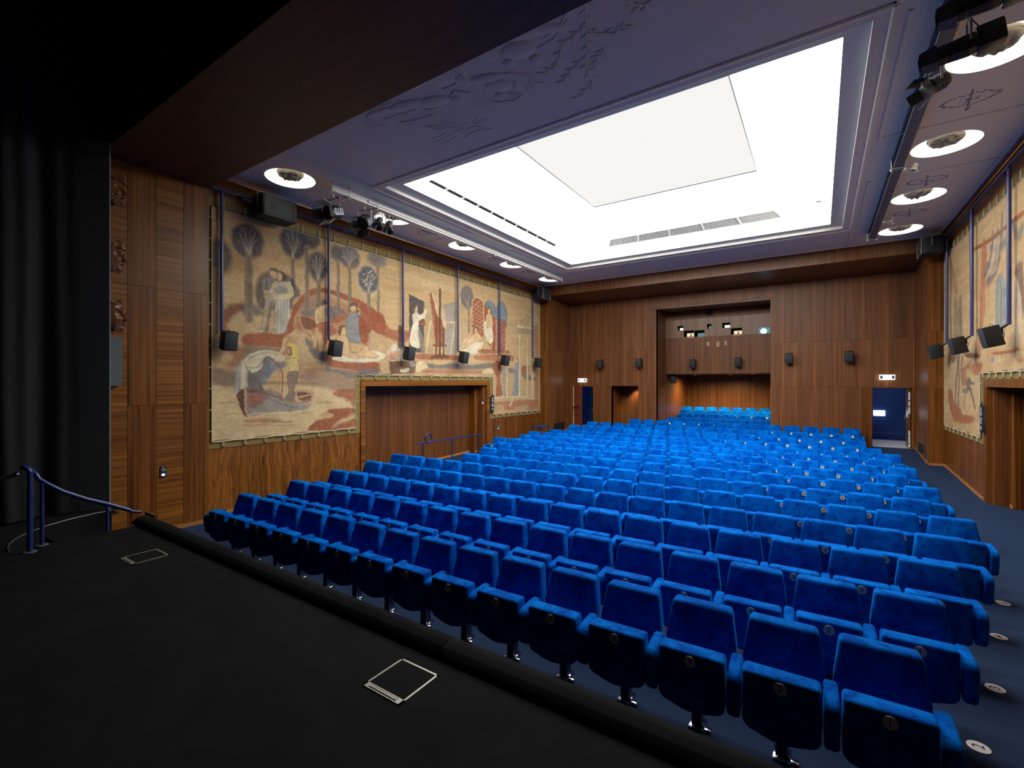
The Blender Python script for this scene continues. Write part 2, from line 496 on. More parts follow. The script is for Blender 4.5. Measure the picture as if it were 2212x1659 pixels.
MB().box(-.2, -.19, -.03, -.018, SZ, 6.36, M_).build('edge_seam', M['print'], pn)
MB().box(-9.69, -9.57, 2.40, 2.82, 2.60, 3.40).build('side_box', M['panel_black'], pn)

# ================================================================== proscenium: left / right returns and soffit
def side(s, d): return CX + s*d
for s, nm in ((-1, 'left'), (1, 'right')):
    x = side(s, 6.13)
    wl = struct(empty('wall_proscenium_'+nm), 'proscenium side wall of alternating veneer panels')
    MB().box(min(x+s*.021, x+s*.5), max(x+s*.021, x+s*.5), 1.2, 4.17, 0, 6.79).build('core', M['ven_v'], wl)
    cols = [1.68, 2.09, 2.50, 2.925, 3.333, 3.75, 4.17]; rows = [.07, 2.26, 4.31, 6.36]
    for i in range(6):
        for j in range(3):
            boardX('panel', M['ven_v'] if (i % 2) else M['ven_h'], wl, cols[i], cols[i+1], rows[j], rows[j+1], x, -s, .02, .0025)
    struct(MB().box(min(x-s*.015, x+s*.02), max(x-s*.015, x+s*.02), 2.77, 4.185, 0, .07).build('baseboard_front_'+nm, M['base']))
sf = struct(empty('ceiling_soffit'), 'dark wooden soffit of the proscenium')
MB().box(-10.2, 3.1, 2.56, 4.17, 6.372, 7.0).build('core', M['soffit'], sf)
xe = [-9.70+1.226*i for i in range(11)]
for i in range(10):
    for j, (a, b) in enumerate(((2.56, 3.10), (3.10, 3.64), (3.64, 4.17))):
        o = .61 if j % 2 else 0
        x0 = max(-9.70, xe[i]-o); x1 = xe[i+1]-o if i < 9 else 2.56
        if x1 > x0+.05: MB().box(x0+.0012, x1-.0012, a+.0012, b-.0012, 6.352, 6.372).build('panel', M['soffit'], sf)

# ================================================================== ceiling with lantern
CZ = 6.79
LY = [5.36, 8.10, 10.88, 13.58, 16.30]
lamps = [(-8.95, y) for y in LY] + [(1.83, y) for y in LY[1:]]
holes = [rect(-7.675, .516, 6.70, 15.26)] + [circ(c, .47, 40) for c in lamps]
V, F = face_with_holes(rect(-9.95, 2.81, 4.17, 17.40), holes, lambda a, b: (a, b, CZ))
struct(obj('ceiling', mesh('ceiling', V, F, M['ceil'])), 'lavender grey plaster ceiling')
gapb = MB(); gapb.box(-10.5, -9.95, 4.17, 17.4, CZ+.05, CZ+.1); gapb.box(2.81, 3.4, 4.17, 17.4, CZ+.05, CZ+.1)
struct(gapb.build('ceiling_gap', M['beam_dark']))
MOLD = [(-7.89, .70, 6.53, 6.53), (-7.89, .70, 15.51, 15.51), (-7.89, -7.89, 6.53, 15.51), (.70, .70, 6.53, 15.51)]
tn = 4
def moulding(x0, x1, y0, y1, w=.032, h=.028):
    global tn
    poly = [(-w, 0), (-w, -h*.5), (-w*.4, -h), (w*.4, -h), (w, -h*.5), (w, 0)]
    L = math.hypot(x1-x0, y1-y0)
    Mx = Matrix.Translation((x0, y0, CZ)) @ Matrix.Rotation(math.atan2(y1-y0, x1-x0), 4, 'Z')
    struct(MB().prism(poly, 'x', -w, L+w, M=Mx).build('trim_%d' % tn, M['ceil'], smooth=50)); tn += 1
for q in MOLD: moulding(*q)
for s in (-1, 1):
    X = lambda d: side(s, d)
    moulding(X(4.30), X(4.30), 4.2, 6.5)
    moulding(X(4.30), X(4.30), 15.55, 17.3)
    for y in (6.50, 9.97, 12.05, 15.60): moulding(X(4.85), X(6.32), y, y, .03, .022)
    for y0, y1 in ((6.75, 9.97), (12.05, 15.35)):
        moulding(X(4.42), X(4.42), y0, y1, .025, .02); moulding(X(4.42), X(4.80), y1 if y0 < 8 else y0, y1 if y0 < 8 else y0, .025, .02)
    moulding(X(6.36), X(6.36), 4.2, 17.35, .03, .03)
moulding(-9.9, 2.76, 17.34, 17.34, .035, .035)

# lantern: cove step + luminous truncated pyramid
lan = struct(empty('ceiling_lantern'), 'large luminous ceiling lantern')
O = [(-7.675, 6.70), (.516, 6.70), (.516, 15.26), (-7.675, 15.26)]
I = [(-7.40, 6.98), (.245, 6.98), (.245, 15.01), (-7.40, 15.01)]
cv = MB()
for k in range(4):
    a, b = O[k], O[(k+1) % 4]; c, d = I[(k+1) % 4], I[k]
    cv.add([(a[0], a[1], CZ-.002), (b[0], b[1], CZ-.002), (b[0], b[1], CZ+.075), (a[0], a[1], CZ+.075)], [(0, 1, 2, 3)])
    cv.add([(a[0], a[1], CZ+.075), (b[0], b[1], CZ+.075), (c[0], c[1], CZ+.095), (d[0], d[1], CZ+.095)], [(0, 1, 2, 3)])
cv.build('cove', M['cove'], lan)
ZT = 5.44+2.65
T = [(-5.80, 8.60), (-1.33, 8.60), (-1.33, 13.36), (-5.80, 13.36)]
fc = MB()
for k in range(4):
    a, b, c, d = I[k], I[(k+1) % 4], T[(k+1) % 4], T[k]
    fc.add([(a[0], a[1], CZ+.095), (b[0], b[1], CZ+.095), (c[0], c[1], ZT), (d[0], d[1], ZT)], [(0, 1, 2, 3)])
fc.build('luminous_side', M['emit_sky'], lan)
MB().add([(*p, ZT) for p in T], [(0, 1, 2, 3)]).build('luminous_top', M['emit_sky_top'], lan)
rim = MB()
for k in range(4): rim.tube([(*T[k], ZT-.01), (*T[(k+1) % 4], ZT-.01)], .018, 6)
rim.build('edge_profile', M['beam_dark'], lan)
def on_side(k, a, b, off=.012):
    """point on lantern side k: a along 0..1, b up 0..1"""
    p0, p1, q0, q1 = I[k], I[(k+1) % 4], T[k], T[(k+1) % 4]
    lo = Vector((p0[0]+(p1[0]-p0[0])*a, p0[1]+(p1[1]-p0[1])*a, CZ+.095)); hi = Vector((q0[0]+(q1[0]-q0[0])*a, q0[1]+(q1[1]-q0[1])*a, ZT))
    c = Vector((CX, 10.98, CZ-1)); p = lo.lerp(hi, b); return p + (c-p).normalized()*off
# rear air grille
gr = MB(); A0, A1, B0, B1 = .103, .827, .23, .37   # side 2 runs from right to left
def quad_on(mb, k, a0, a1, b0, b1, off): mb.add([on_side(k, a0, b0, off), on_side(k, a1, b0, off), on_side(k, a1, b1, off), on_side(k, a0, b1, off)], [(0, 1, 2, 3)])
ag = empty('air_grille', (0, 0, 0)); tag(ag, 'long louvred air grille in the rear slope of the lantern', 'air grille')
quad_on(gr, 2, A0, A1, B0, B1, .010); gr.build('backing', M['fixture_grey'], ag)
fr = MB()
for p, q in (((A0, B0), (A1, B0)), ((A1, B0), (A1, B1)), ((A1, B1), (A0, B1)), ((A0, B1), (A0, B0))): fr.tube([on_side(2, *p, .02), on_side(2, *q, .02)], .02, 5)
fr.build('frame', M['white'], ag)
lv = MB()
for k in range(1, 120):
    a = A0+(A1-A0)*k/120; lv.tube([on_side(2, a, B0, .02), on_side(2, a, B1, .02)], .009, 4)
o = lv.build('louvre', M['white'], ag); o['kind'] = 'stuff'
for k in range(1, 5):
    a = A0+(A1-A0)*k/5; MB().tube([on_side(2, a, B0, .024), on_side(2, a, B1, .024)], .022, 5).build('mullion', M['white'], ag)
# left slot
sl = tag(empty('air_slot'), 'narrow black air slot in the left slope of the lantern', 'air grille')
s0 = MB(); quad_on(s0, 3, .192, .985, .150, .195, .010); s0.build('backing', M['fixture_white'], sl)
for k in range(10):
    a = .197+.0785*k; q = MB(); quad_on(q, 3, a, a+.066, .154, .182, .016); q.build('slot', M['print'], sl)
MB().box(-.06, .04, 13.44, 13.54, 7.045, 7.06).build('smoke_sensor', M['fixture_grey'], lan)

# ================================================================== side walls with mural and portal
def tprism(poly, x0, x1, mat, name, parent=None): return MB().prism(poly, 'x', x0, x1).build(name, mat, parent)
PO0, PO1, PZ = 8.10, 13.50, 2.56
def side_wall(s, nm):
    X = lambda d: side(s, d)
    def bx(mb, d0, d1, *r): mb.box(min(X(d0), X(d1)), max(X(d0), X(d1)), *r)
    root = struct(empty('wall_'+nm), 'veneered %s side wall of the hall' % nm)
    core = MB(); bx(core, 6.505, 6.75, 4.15, PO0-.07, 0, 6.95); bx(core, 6.505, 6.75, PO1+.07, 17.42, 0, 6.95); bx(core, 6.505, 6.75, PO0-.07, PO1+.07, PZ+.07, 6.95)
    core.build('core', M['ven_v'], root)
    # wainscot boards (figured veneer) and the strip above the painting
    for a, b in ((4.17, 6.06), (6.06, 7.94), (13.66, 15.53), (15.53, 17.40)):
        boardX('wainscot_panel', M['ven_wavy'] if s < 0 and a < 10 else M['ven_v'], root, a, b, .06, 1.335, X(6.49), -s, .012, .0015)
    for a in range(6):
        y0 = 4.17+13.23*a/6; boardX('head_board', M['ven_h'], root, y0, y0+13.23/6, 6.325, 6.80, X(6.49), -s, .012, .001)
    # portal frame and recess
    fr = MB(); bx(fr, 6.46, 6.56, 7.95, PO0, 0, PZ+.155); bx(fr, 6.46, 6.56, PO1, 13.67, 0, PZ+.155); bx(fr, 6.46, 6.56, PO0, PO1, PZ, PZ+.155)
    fr.build('door_frame', M['ven_v'] if s > 0 else M['ven_h'], root)
    rc = MB(); bx(rc, 6.56, 7.30, PO0-.06, PO0, 0, PZ+.06); bx(rc, 6.56, 7.30, PO1, PO1+.06, 0, PZ+.06); bx(rc, 6.56, 7.30, PO0, PO1, PZ, PZ+.06); bx(rc, 7.08, 7.30, PO0, PO1, 0, PZ)
    rc.build('recess', M['ven_v'], root)
    ye = [PO0, 8.72, 9.50, 10.28, 11.06, 11.84, 12.55, 13.20]
    for a, b in zip(ye, ye[1:]): boardX('recess_panel', M['slot_dark'], root, a, b, .06, PZ, X(7.06), -s, .02, .003)
    # stepped jamb boards at the far end of the recess
    jb = MB(); bx(jb, 6.80, 7.06, 13.20, 13.50, .06, PZ); jb.build('jamb_board', M['ven_v'], root)
    jb = MB(); bx(jb, 6.56, 6.80, 13.36, 13.50, .06, PZ); jb.build('jamb_board', M['ven_rear'], root)
    # baseboards follow the ramp
    def base(d, y0, y1, name):
        z0, z1 = lerp_tab(AISLE, y0), lerp_tab(AISLE, y1)
        mb = MB(); xa, xb = sorted((X(d), X(d-.016)))
        mb.add([(xa, y0, z0-.01), (xb, y0, z0-.01), (xb, y1, z1-.01), (xa, y1, z1-.01), (xa, y0, z0+.065), (xb, y0, z0+.065), (xb, y1, z1+.065), (xa, y1, z1+.065)],
               [(0, 3, 2, 1), (4, 5, 6, 7), (0, 1, 5, 4), (1, 2, 6, 5), (2, 3, 7, 6), (3, 0, 4, 7)])
        mb.build(name, M['base'], root)
    for a, b in ((4.17, 7.95), (13.67, 17.42)):
        k = 5
        for i in range(k): base(6.478, a+(b-a)*i/k, a+(b-a)*(i+1)/k, 'baseboard')
    for i in range(6): base(7.04, PO0+(5.1)*i/6, PO0+5.1*(i+1)/6, 'baseboard')
    base(6.79, 13.2, 13.36, 'baseboard')
    return root
WL_ = side_wall(-1, 'left'); WR_ = side_wall(1, 'right')
# small fittings on the left wall
sw = tag(empty('light_switch', (-10.13, 13.375, 1.92)), 'small white wall switch inside the left portal jamb', 'switch')
MB().rbox((.0, -.018, 0), (.085, .012, .085), .003, 1).build('plate', M['white'], sw); MB().rbox((0, -.027, 0), (.05, .01, .05), .002, 1).build('rocker', M['white'], sw)

# ------------------------------------------------------------------ painting the two murals (flat print)
MURAL_L=[
['e','a8784e',0.6,0.5,0,[4.76,5.01,0.48,0.1]],
['e','a67a52',0.5,0.5,0,[5.35,5.45,0.62,0.11]],
['e','b08a5c',0.4,0.5,0,[6.23,5.58,0.83,0.09]],
['e','9a6a4a',0.5,0.5,0,[4.89,5.18,0.27,0.14]],
['e','dcc088',0.7,0.5,0,[5.7,4.89,0.46,0.07]],
['e','d9bd88',0.5,0.5,0,[6.51,5.17,0.72,0.1]],
['e','a88a66',0.35,0.5,0,[7.44,6.14,0.53,0.17]],
['e','d8bc88',0.5,0.5,0,[4.65,4.58,0.32,0.14]],
['e','8a6c4a',0.4,0.5,0,[5.45,6.18,1.23,0.14]],
['e','cfae7c',0.4,0.5,0,[8.13,6.07,0.73,0.15]],
['e','b3946a',0.45,0.4,0,[9.98,6.07,1.4,0.09]],
['e','dec699',0.5,0.4,0,[10.96,5.74,1.3,0.07]],
['e','b89a6e',0.4,0.4,0,[13.99,5.94,2.16,0.11]],
['e','b59a70',0.35,0.4,0,[10.46,5.86,0.98,0.06]],
['e','e0caa0',0.4,0.4,0,[12.66,6.24,1.63,0.07]],
['f','80503f',0.85,0.12,1,[4.32,4.11,4.54,4.14,4.76,4.26,4.96,4.31,5.02,4.18,4.82,4.06,4.63,3.83,4.58,3.67,4.32,3.6]],
['f','6b6a6b',0.8,0.1,1,[4.93,4.19,5.02,4.31,5.16,4.32,5.35,4.22,5.37,4.13,5.16,4.06,4.98,4.06]],
['f','c3a67c',0.8,0.1,1,[4.32,3.47,4.63,3.81,4.82,4.02,5.35,4.1,5.7,4.12,5.7,3.77,5.02,3.64,4.87,3.42,4.32,3.3]],
['f','80503f',0.7,0.15,1,[4.32,3.81,4.56,3.89,4.82,3.48,5.07,3.31,5.02,3.19,4.8,2.95,4.54,3.03,4.32,3.07]],
['f','c3a67c',0.8,0.12,1,[4.32,3.26,4.65,3.28,4.74,3.13,4.46,2.94,4.32,2.96]],
['f','73645a',0.75,0.1,1,[4.32,2.91,4.76,2.9,4.93,2.76,5.35,2.7,5.85,2.67,6.39,2.67,6.8,2.62,6.68,2.57,5.9,2.62,4.98,2.58,4.32,2.61]],
['f','9d8474',0.7,0.1,1,[6.23,2.78,6.66,3.02,7.27,2.9,7.74,2.79,7.74,2.42,7.24,2.42,6.68,2.57]],
['f','80503f',0.25,0.2,1,[6.17,3.11,6.68,3.21,6.9,3.03,6.68,2.78,6.23,2.67,6.09,2.88]],
['f','9c5a41',0.9,0.06,1,[4.96,3.63,5.35,3.72,5.88,3.72,6.23,3.68,5.88,3.45,5.35,3.44,4.98,3.44]],
['f','77695f',0.7,0.08,1,[4.97,3.42,5.35,3.44,5.82,3.42,5.85,3.25,5.35,3.32,5.07,3.21]],
['f','d9c49a',0.55,0.12,1,[4.32,2.58,4.98,2.44,6.66,2.57,7.24,2.4,7.74,2.16,7.74,1.92,6.96,1.96,6.48,1.59,6.45,1.46,4.32,1.48]],
['s','a08a5a',0.6,0.03,0.035,[4.5,2.24,4.65,2.25,4.8,2.25]],
['s','a08a5a',0.6,0.03,0.035,[4.59,2.02,4.96,2.0,5.35,1.99]],
['s','c9b48a',0.6,0.03,0.035,[5.26,1.94,5.72,1.92,6.23,1.91]],
['s','a08a5a',0.6,0.03,0.035,[6.68,2.17,6.9,2.17,7.11,2.17]],
['s','a08a5a',0.6,0.03,0.035,[6.28,1.95,6.41,1.95,6.54,1.95]],
['f','9c5a41',0.6,0.06,1,[4.98,1.87,5.35,1.88,5.8,1.83,5.7,1.78,5.35,1.78,5.05,1.81]],
['f','a86a4e',0.6,0.04,1,[4.89,1.77,5.26,1.75,5.6,1.71,5.26,1.72]],
['s','5d5048',0.7,0.012,0.02,[5.57,1.78,5.7,1.78,5.85,1.76,6.06,1.76]],
['s','a08a5a',0.7,0.012,0.02,[5.57,1.7,5.8,1.7,6.09,1.69]],
['f','a86a4e',0.9,0.04,1,[7.1,2.36,7.21,2.45,7.74,2.49,7.74,2.26,7.47,2.25,7.31,2.28]],
['f','a86a4e',0.85,0.04,1,[7.47,2.21,7.74,2.33,7.74,2.01,7.6,2.16]],
['f','9c5a41',0.92,0.04,1,[6.94,1.96,7.11,2.0,7.74,1.99,7.74,1.79,7.24,1.67,7.74,1.72,7.74,1.52,7.11,1.5,6.47,1.52,6.51,1.64,6.68,1.75,7.02,1.78,7.14,1.87,6.96,1.92]],
['f','d9c49a',0.5,0.08,1,[7.21,1.67,7.74,1.87,7.74,1.77,7.37,1.62,7.11,1.54]],
['f','9c5a41',0.95,0.05,1,[5.79,3.76,5.96,4.07,6.09,4.42,6.31,4.71,6.54,4.88,6.8,4.95,7.11,4.95,7.47,4.9,7.95,4.8,8.35,4.65,8.73,4.39,8.73,4.05,8.35,4.07,8.24,4.33,7.85,4.61,7.44,4.75,7.05,4.83,6.74,4.8,6.48,4.66,6.34,4.48,6.23,4.21,6.09,3.86,5.93,3.74]],
['f','a86a4e',0.6,0.12,1,[6.09,3.94,6.2,4.33,6.39,4.6,6.74,4.76,7.31,4.7,7.78,4.57,8.13,4.29,8.24,3.94,8.73,3.93,8.73,3.74,7.85,3.68,7.24,3.86,6.51,3.79]],
['f','c3a67c',0.6,0.06,1,[6.06,3.98,6.17,4.28,6.31,4.45,6.51,4.51,6.23,4.18,6.12,3.91]],
['f','9d8474',0.8,0.06,1,[6.23,4.42,6.54,4.62,6.96,4.68,6.99,4.49,6.57,4.3,6.28,4.24]],
['f','6b6a6b',0.7,0.05,1,[6.31,4.32,6.63,4.39,6.66,4.26,6.34,4.22]],
['f','6b6a6b',0.75,0.06,1,[6.96,4.49,7.21,4.55,7.5,4.45,7.37,4.38,6.99,4.19]],
['f','9c5a41',0.7,0.05,1,[6.57,4.25,6.99,4.19,7.21,4.3,7.54,4.42,7.44,4.24,6.99,4.11]],
['f','6a4a3a',0.75,0.04,1,[6.25,4.13,6.39,4.2,6.63,4.12,6.63,3.96,6.39,3.91]],
['s','d9c49a',0.8,0.012,0.06,[6.21,4.1,6.31,3.91,6.48,3.84,6.54,3.74]],
['f','9c5a41',0.6,0.06,1,[6.17,4.18,6.25,4.08,6.51,3.79,6.48,3.69,6.23,3.87]],
['f','c3a67c',0.75,0.08,1,[5.85,3.66,6.23,3.87,6.48,3.76,6.48,3.42,6.77,3.17,6.23,3.15,6.01,3.5]],
['f','6b6a6b',0.8,0.05,1,[6.35,3.68,6.48,3.66,6.77,3.44,6.99,3.37,6.96,3.2,6.66,3.22,6.48,3.4]],
['f','c3a67c',0.8,0.1,1,[8.06,3.87,8.73,4.05,8.73,3.43,8.35,3.59]],
['f','9c5a41',0.9,0.04,1,[6.93,3.44,7.11,3.23,7.64,3.16,8.5,3.19,8.58,2.98,8.13,2.94,7.44,3.01,6.96,3.08]],
['f','6b6a6b',0.75,0.08,1,[6.9,3.27,7.02,3.03,7.44,2.99,8.06,2.94,8.58,2.91,8.13,2.74,7.71,2.76,7.18,2.9,6.93,2.95]],
['e','4b4b50',0.8400000000000001,0.12,0,[4.51,5.19,0.23,0.35]],
['e','6b6a6b',0.35,0.25,0,[4.46,5.14,0.13,0.22]],
['s','8e7d68',0.95,0.03,0.2,[4.46,4.86,4.47,4.16,4.46,3.46]],
['s','6c6258',0.5,0.03,0.06999999999999999,[4.48,4.87,4.48,3.46]],
['e','4b4b50',0.9520000000000001,0.12,0,[5.06,5.64,0.33,0.37]],
['e','6b6a6b',0.35,0.25,0,[4.98,5.59,0.19,0.22]],
['s','8e7d68',0.95,0.03,0.17,[5.08,5.39,5.08,4.68,5.08,3.98]],
['s','6c6258',0.5,0.03,0.0595,[5.09,5.39,5.09,3.98]],
['s','b7a98c',0.55,0.02,0.022,[5.08,5.35,4.97,5.6,4.89,5.75]],
['s','b7a98c',0.55,0.02,0.022,[5.08,5.35,5.14,5.64,5.22,5.86]],
['s','b7a98c',0.55,0.02,0.022,[5.08,5.35,5.03,5.64,4.99,5.89]],
['s','b7a98c',0.55,0.02,0.022,[5.08,5.35,5.1,5.65,5.14,5.91]],
['s','b7a98c',0.55,0.02,0.022,[5.08,5.35,5.17,5.61,5.28,5.73]],
['s','b7a98c',0.55,0.02,0.022,[5.08,5.35,4.95,5.55,4.84,5.6]],
['e','4b4b50',0.9520000000000001,0.12,0,[6.09,5.89,0.33,0.4]],
['e','6b6a6b',0.35,0.25,0,[6.01,5.83,0.19,0.25]],
['s','8e7d68',0.95,0.03,0.1,[6.06,5.54,6.07,5.11,6.06,4.67]],
['s','6c6258',0.5,0.03,0.034999999999999996,[6.07,5.54,6.07,4.68]],
['s','b7a98c',0.55,0.02,0.022,[6.06,5.5,6.0,5.85,5.92,6.02]],
['s','b7a98c',0.55,0.02,0.022,[6.06,5.5,6.17,5.89,6.25,6.13]],
['s','b7a98c',0.55,0.02,0.022,[6.06,5.5,6.06,5.89,6.03,6.16]],
['s','b7a98c',0.55,0.02,0.022,[6.06,5.5,6.13,5.91,6.17,6.18]],
['s','b7a98c',0.55,0.02,0.022,[6.06,5.5,6.2,5.85,6.31,5.99]],
['s','b7a98c',0.55,0.02,0.022,[6.06,5.5,5.98,5.79,5.88,5.86]],
['e','4b4b50',0.8960000000000001,0.12,0,[6.47,6.09,0.28,0.29]],
['e','6b6a6b',0.35,0.25,0,[6.4,6.05,0.16,0.18]],
['s','8e7d68',0.95,0.03,0.11,[6.4,5.83,6.41,5.03,6.4,4.23]],
['s','6c6258',0.5,0.03,0.0385,[6.41,5.83,6.41,4.23]],
['e','4b4b50',0.9520000000000001,0.12,0,[6.7,5.44,0.26,0.37]],
['e','6b6a6b',0.35,0.25,0,[6.64,5.4,0.15,0.22]],
['s','8e7d68',0.95,0.03,0.12,[6.71,5.15,6.71,4.8,6.71,4.45]],
['s','6c6258',0.5,0.03,0.041999999999999996,[6.72,5.15,6.72,4.46]],
['s','b7a98c',0.55,0.02,0.022,[6.71,5.12,6.63,5.41,6.56,5.57]],
['s','b7a98c',0.55,0.02,0.022,[6.71,5.12,6.76,5.44,6.83,5.65]],
['s','b7a98c',0.55,0.02,0.022,[6.71,5.12,6.67,5.45,6.65,5.69]],
['s','b7a98c',0.55,0.02,0.022,[6.71,5.12,6.73,5.45,6.76,5.7]],
['s','b7a98c',0.55,0.02,0.022,[6.71,5.12,6.79,5.4,6.88,5.52]],
['s','b7a98c',0.55,0.02,0.022,[6.71,5.12,6.61,5.36,6.52,5.43]],
['e','4b4b50',0.8400000000000001,0.12,0,[7.21,5.88,0.17,0.21]],
['e','6b6a6b',0.35,0.25,0,[7.17,5.86,0.1,0.12]],
['s','8e7d68',0.95,0.03,0.09,[7.26,5.7,7.26,5.09,7.26,4.47]],
['s','6c6258',0.5,0.03,0.0315,[7.27,5.7,7.27,4.47]],
['e','565a64',0.8400000000000001,0.12,0,[7.59,5.87,0.33,0.28]],
['e','6b6a6b',0.35,0.25,0,[7.51,5.83,0.19,0.17]],
['s','8e7d68',0.95,0.03,0.11,[7.6,5.66,7.6,5.08,7.6,4.49]],
['s','6c6258',0.5,0.03,0.0385,[7.61,5.66,7.61,4.49]],
['s','b7a98c',0.55,0.02,0.022,[7.6,5.63,7.5,5.84,7.42,5.95]],
['s','b7a98c',0.55,0.02,0.022,[7.6,5.63,7.67,5.88,7.74,6.04]],
['s','b7a98c',0.55,0.02,0.022,[7.6,5.63,7.56,5.87,7.53,6.06]],
['s','b7a98c',0.55,0.02,0.022,[7.6,5.63,7.63,5.88,7.67,6.08]],
['s','b7a98c',0.55,0.02,0.022,[7.6,5.63,7.7,5.85,7.81,5.95]],
['s','b7a98c',0.55,0.02,0.022,[7.6,5.63,7.48,5.8,7.37,5.84]],
['e','62666e',0.7280000000000001,0.12,0,[8.47,6.01,0.33,0.2]],
['e','6b6a6b',0.35,0.25,0,[8.39,5.97,0.19,0.13]],
['s','8e7d68',0.95,0.03,0.1,[8.51,5.85,8.52,4.94,8.51,4.03]],
['s','6c6258',0.5,0.03,0.034999999999999996,[8.53,5.86,8.53,4.03]],
['e','dccfb0',0.5,0.2,0,[8.19,5.38,0.37,0.39]],
['e','565a66',0.9520000000000001,0.12,0,[8.19,5.4,0.33,0.36]],
['e','6b6a6b',0.35,0.25,0,[8.11,5.35,0.19,0.23]],
['s','8e7d68',0.95,0.03,0.12,[8.2,5.1,8.21,4.55,8.2,4.0]],
['s','6c6258',0.5,0.03,0.041999999999999996,[8.22,5.11,8.22,4.0]],
['s','b7a98c',0.55,0.02,0.022,[8.2,5.07,8.1,5.36,8.01,5.52]],
['s','b7a98c',0.55,0.02,0.022,[8.2,5.07,8.27,5.4,8.35,5.61]],
['s','b7a98c',0.55,0.02,0.022,[8.2,5.07,8.15,5.4,8.12,5.65]],
['s','b7a98c',0.55,0.02,0.022,[8.2,5.07,8.23,5.41,8.27,5.66]],
['s','b7a98c',0.55,0.02,0.022,[8.2,5.07,8.3,5.36,8.41,5.48]],
['s','b7a98c',0.55,0.02,0.022,[8.2,5.07,8.08,5.31,7.97,5.38]],
['s','dccfb0',0.7,0.02,0.03,[8.04,5.49,8.08,5.54]],
['s','dccfb0',0.7,0.02,0.03,[8.19,5.58,8.23,5.63]],
['s','dccfb0',0.7,0.02,0.03,[8.3,5.51,8.34,5.56]],
['s','dccfb0',0.7,0.02,0.03,[8.11,5.38,8.16,5.43]],
['s','dccfb0',0.7,0.02,0.03,[8.33,5.4,8.38,5.45]],
['s','dccfb0',0.7,0.02,0.03,[8.02,5.31,8.07,5.36]],
['s','dccfb0',0.7,0.02,0.03,[8.22,5.32,8.27,5.37]],
['s','dccfb0',0.7,0.02,0.03,[8.26,5.62,8.3,5.67]],
['s','dccfb0',0.7,0.02,0.03,[8.15,5.47,8.19,5.52]],
['s','dccfb0',0.7,0.02,0.03,[8.37,5.49,8.42,5.54]],
['s','dccfb0',0.7,0.02,0.03,[8.08,5.23,8.12,5.28]],
['s','dccfb0',0.7,0.02,0.03,[8.3,5.27,8.34,5.32]],
['e','6e6c6c',0.8960000000000001,0.12,0,[12.35,5.57,0.35,0.4]],
['e','6b6a6b',0.35,0.25,0,[12.27,5.52,0.2,0.25]],
['s','8e7d68',0.95,0.03,0.1,[12.43,5.24,12.44,4.82,12.43,4.39]],
['s','6c6258',0.5,0.03,0.034999999999999996,[12.45,5.24,12.45,4.4]],
['s','b7a98c',0.55,0.02,0.022,[12.43,5.2,12.26,5.53,12.17,5.71]],
['s','b7a98c',0.55,0.02,0.022,[12.43,5.2,12.44,5.56,12.52,5.79]],
['s','b7a98c',0.55,0.02,0.022,[12.43,5.2,12.32,5.57,12.29,5.85]],
['s','b7a98c',0.55,0.02,0.022,[12.43,5.2,12.4,5.58,12.44,5.86]],
['s','b7a98c',0.55,0.02,0.022,[12.43,5.2,12.47,5.52,12.59,5.65]],
['s','b7a98c',0.55,0.02,0.022,[12.43,5.2,12.24,5.48,12.12,5.55]],
['f','4b4b50',0.75,0.09,1,[5.21,4.58,5.26,4.86,5.37,5.02,5.55,5.08,5.75,5.1,5.96,5.09,6.12,4.94,6.24,4.7,6.06,4.52,6.04,4.34,5.45,4.24,5.26,4.33]],
['f','8d8679',1,0.03,1,[5.35,4.87,5.45,4.95,5.57,4.99,5.67,4.97,5.7,4.86,5.67,4.65,5.55,4.59,5.4,4.57,5.34,4.68]],
['s','5d5048',0.7,0.012,0.03,[5.45,4.89,5.46,4.72,5.42,4.67]],
['s','d2b083',0.9,0.012,0.09,[5.45,4.61,5.57,4.62,5.67,4.65]],
['e','d2b083',1,0.03,0,[5.62,5.07,0.08,0.11]],
['f','5d5048',0.8,0.03,1,[5.54,5.08,5.55,5.15,5.62,5.19,5.7,5.16,5.68,5.11,5.6,5.12]],
['f','b6a488',1,0.03,1,[5.42,4.57,5.67,4.61,5.63,4.38,5.52,4.07,5.48,3.76,5.34,3.75,5.38,4.11,5.41,4.35]],
['f','5d5048',0.6,0.05,1,[5.55,4.44,5.61,4.38,5.52,4.07,5.48,3.76,5.42,3.77,5.47,4.07]],
['f','d9c49a',0.9,0.02,1,[5.3,3.78,5.45,3.8,5.4,3.75,5.28,3.73]],
['f','5d5048',0.9,0.03,1,[5.68,5.06,5.75,5.14,5.85,5.12,5.92,4.98,5.88,4.92,5.8,4.98]],
['e','d2b083',1,0.03,0,[5.75,5.01,0.06,0.09]],
['f','b9b09a',1,0.03,1,[5.68,4.88,5.8,4.93,5.94,4.92,5.96,4.68,5.7,4.62,5.67,4.76]],
['f','90918b',0.7,0.04,1,[5.71,4.77,5.92,4.8,5.9,4.67,5.72,4.63]],
['f','c9bfa6',1,0.03,1,[5.7,4.62,5.93,4.65,5.99,4.36,5.98,4.1,5.88,3.81,5.79,3.73,5.65,3.76,5.64,4.14,5.66,4.46]],
['s','8b9192',0.55,0.03,0.04,[5.71,4.59,5.7,4.19,5.69,3.77]],
['s','8b9192',0.55,0.03,0.04,[5.79,4.6,5.78,4.2,5.77,3.78]],
['s','8b9192',0.55,0.03,0.04,[5.86,4.62,5.85,4.21,5.84,3.79]],
['s','8b9192',0.55,0.03,0.04,[5.93,4.63,5.92,4.22,5.91,3.79]],
['s','d9c49a',0.95,0.012,0.12,[5.96,4.88,6.02,4.67,5.85,4.58,5.67,4.57]],
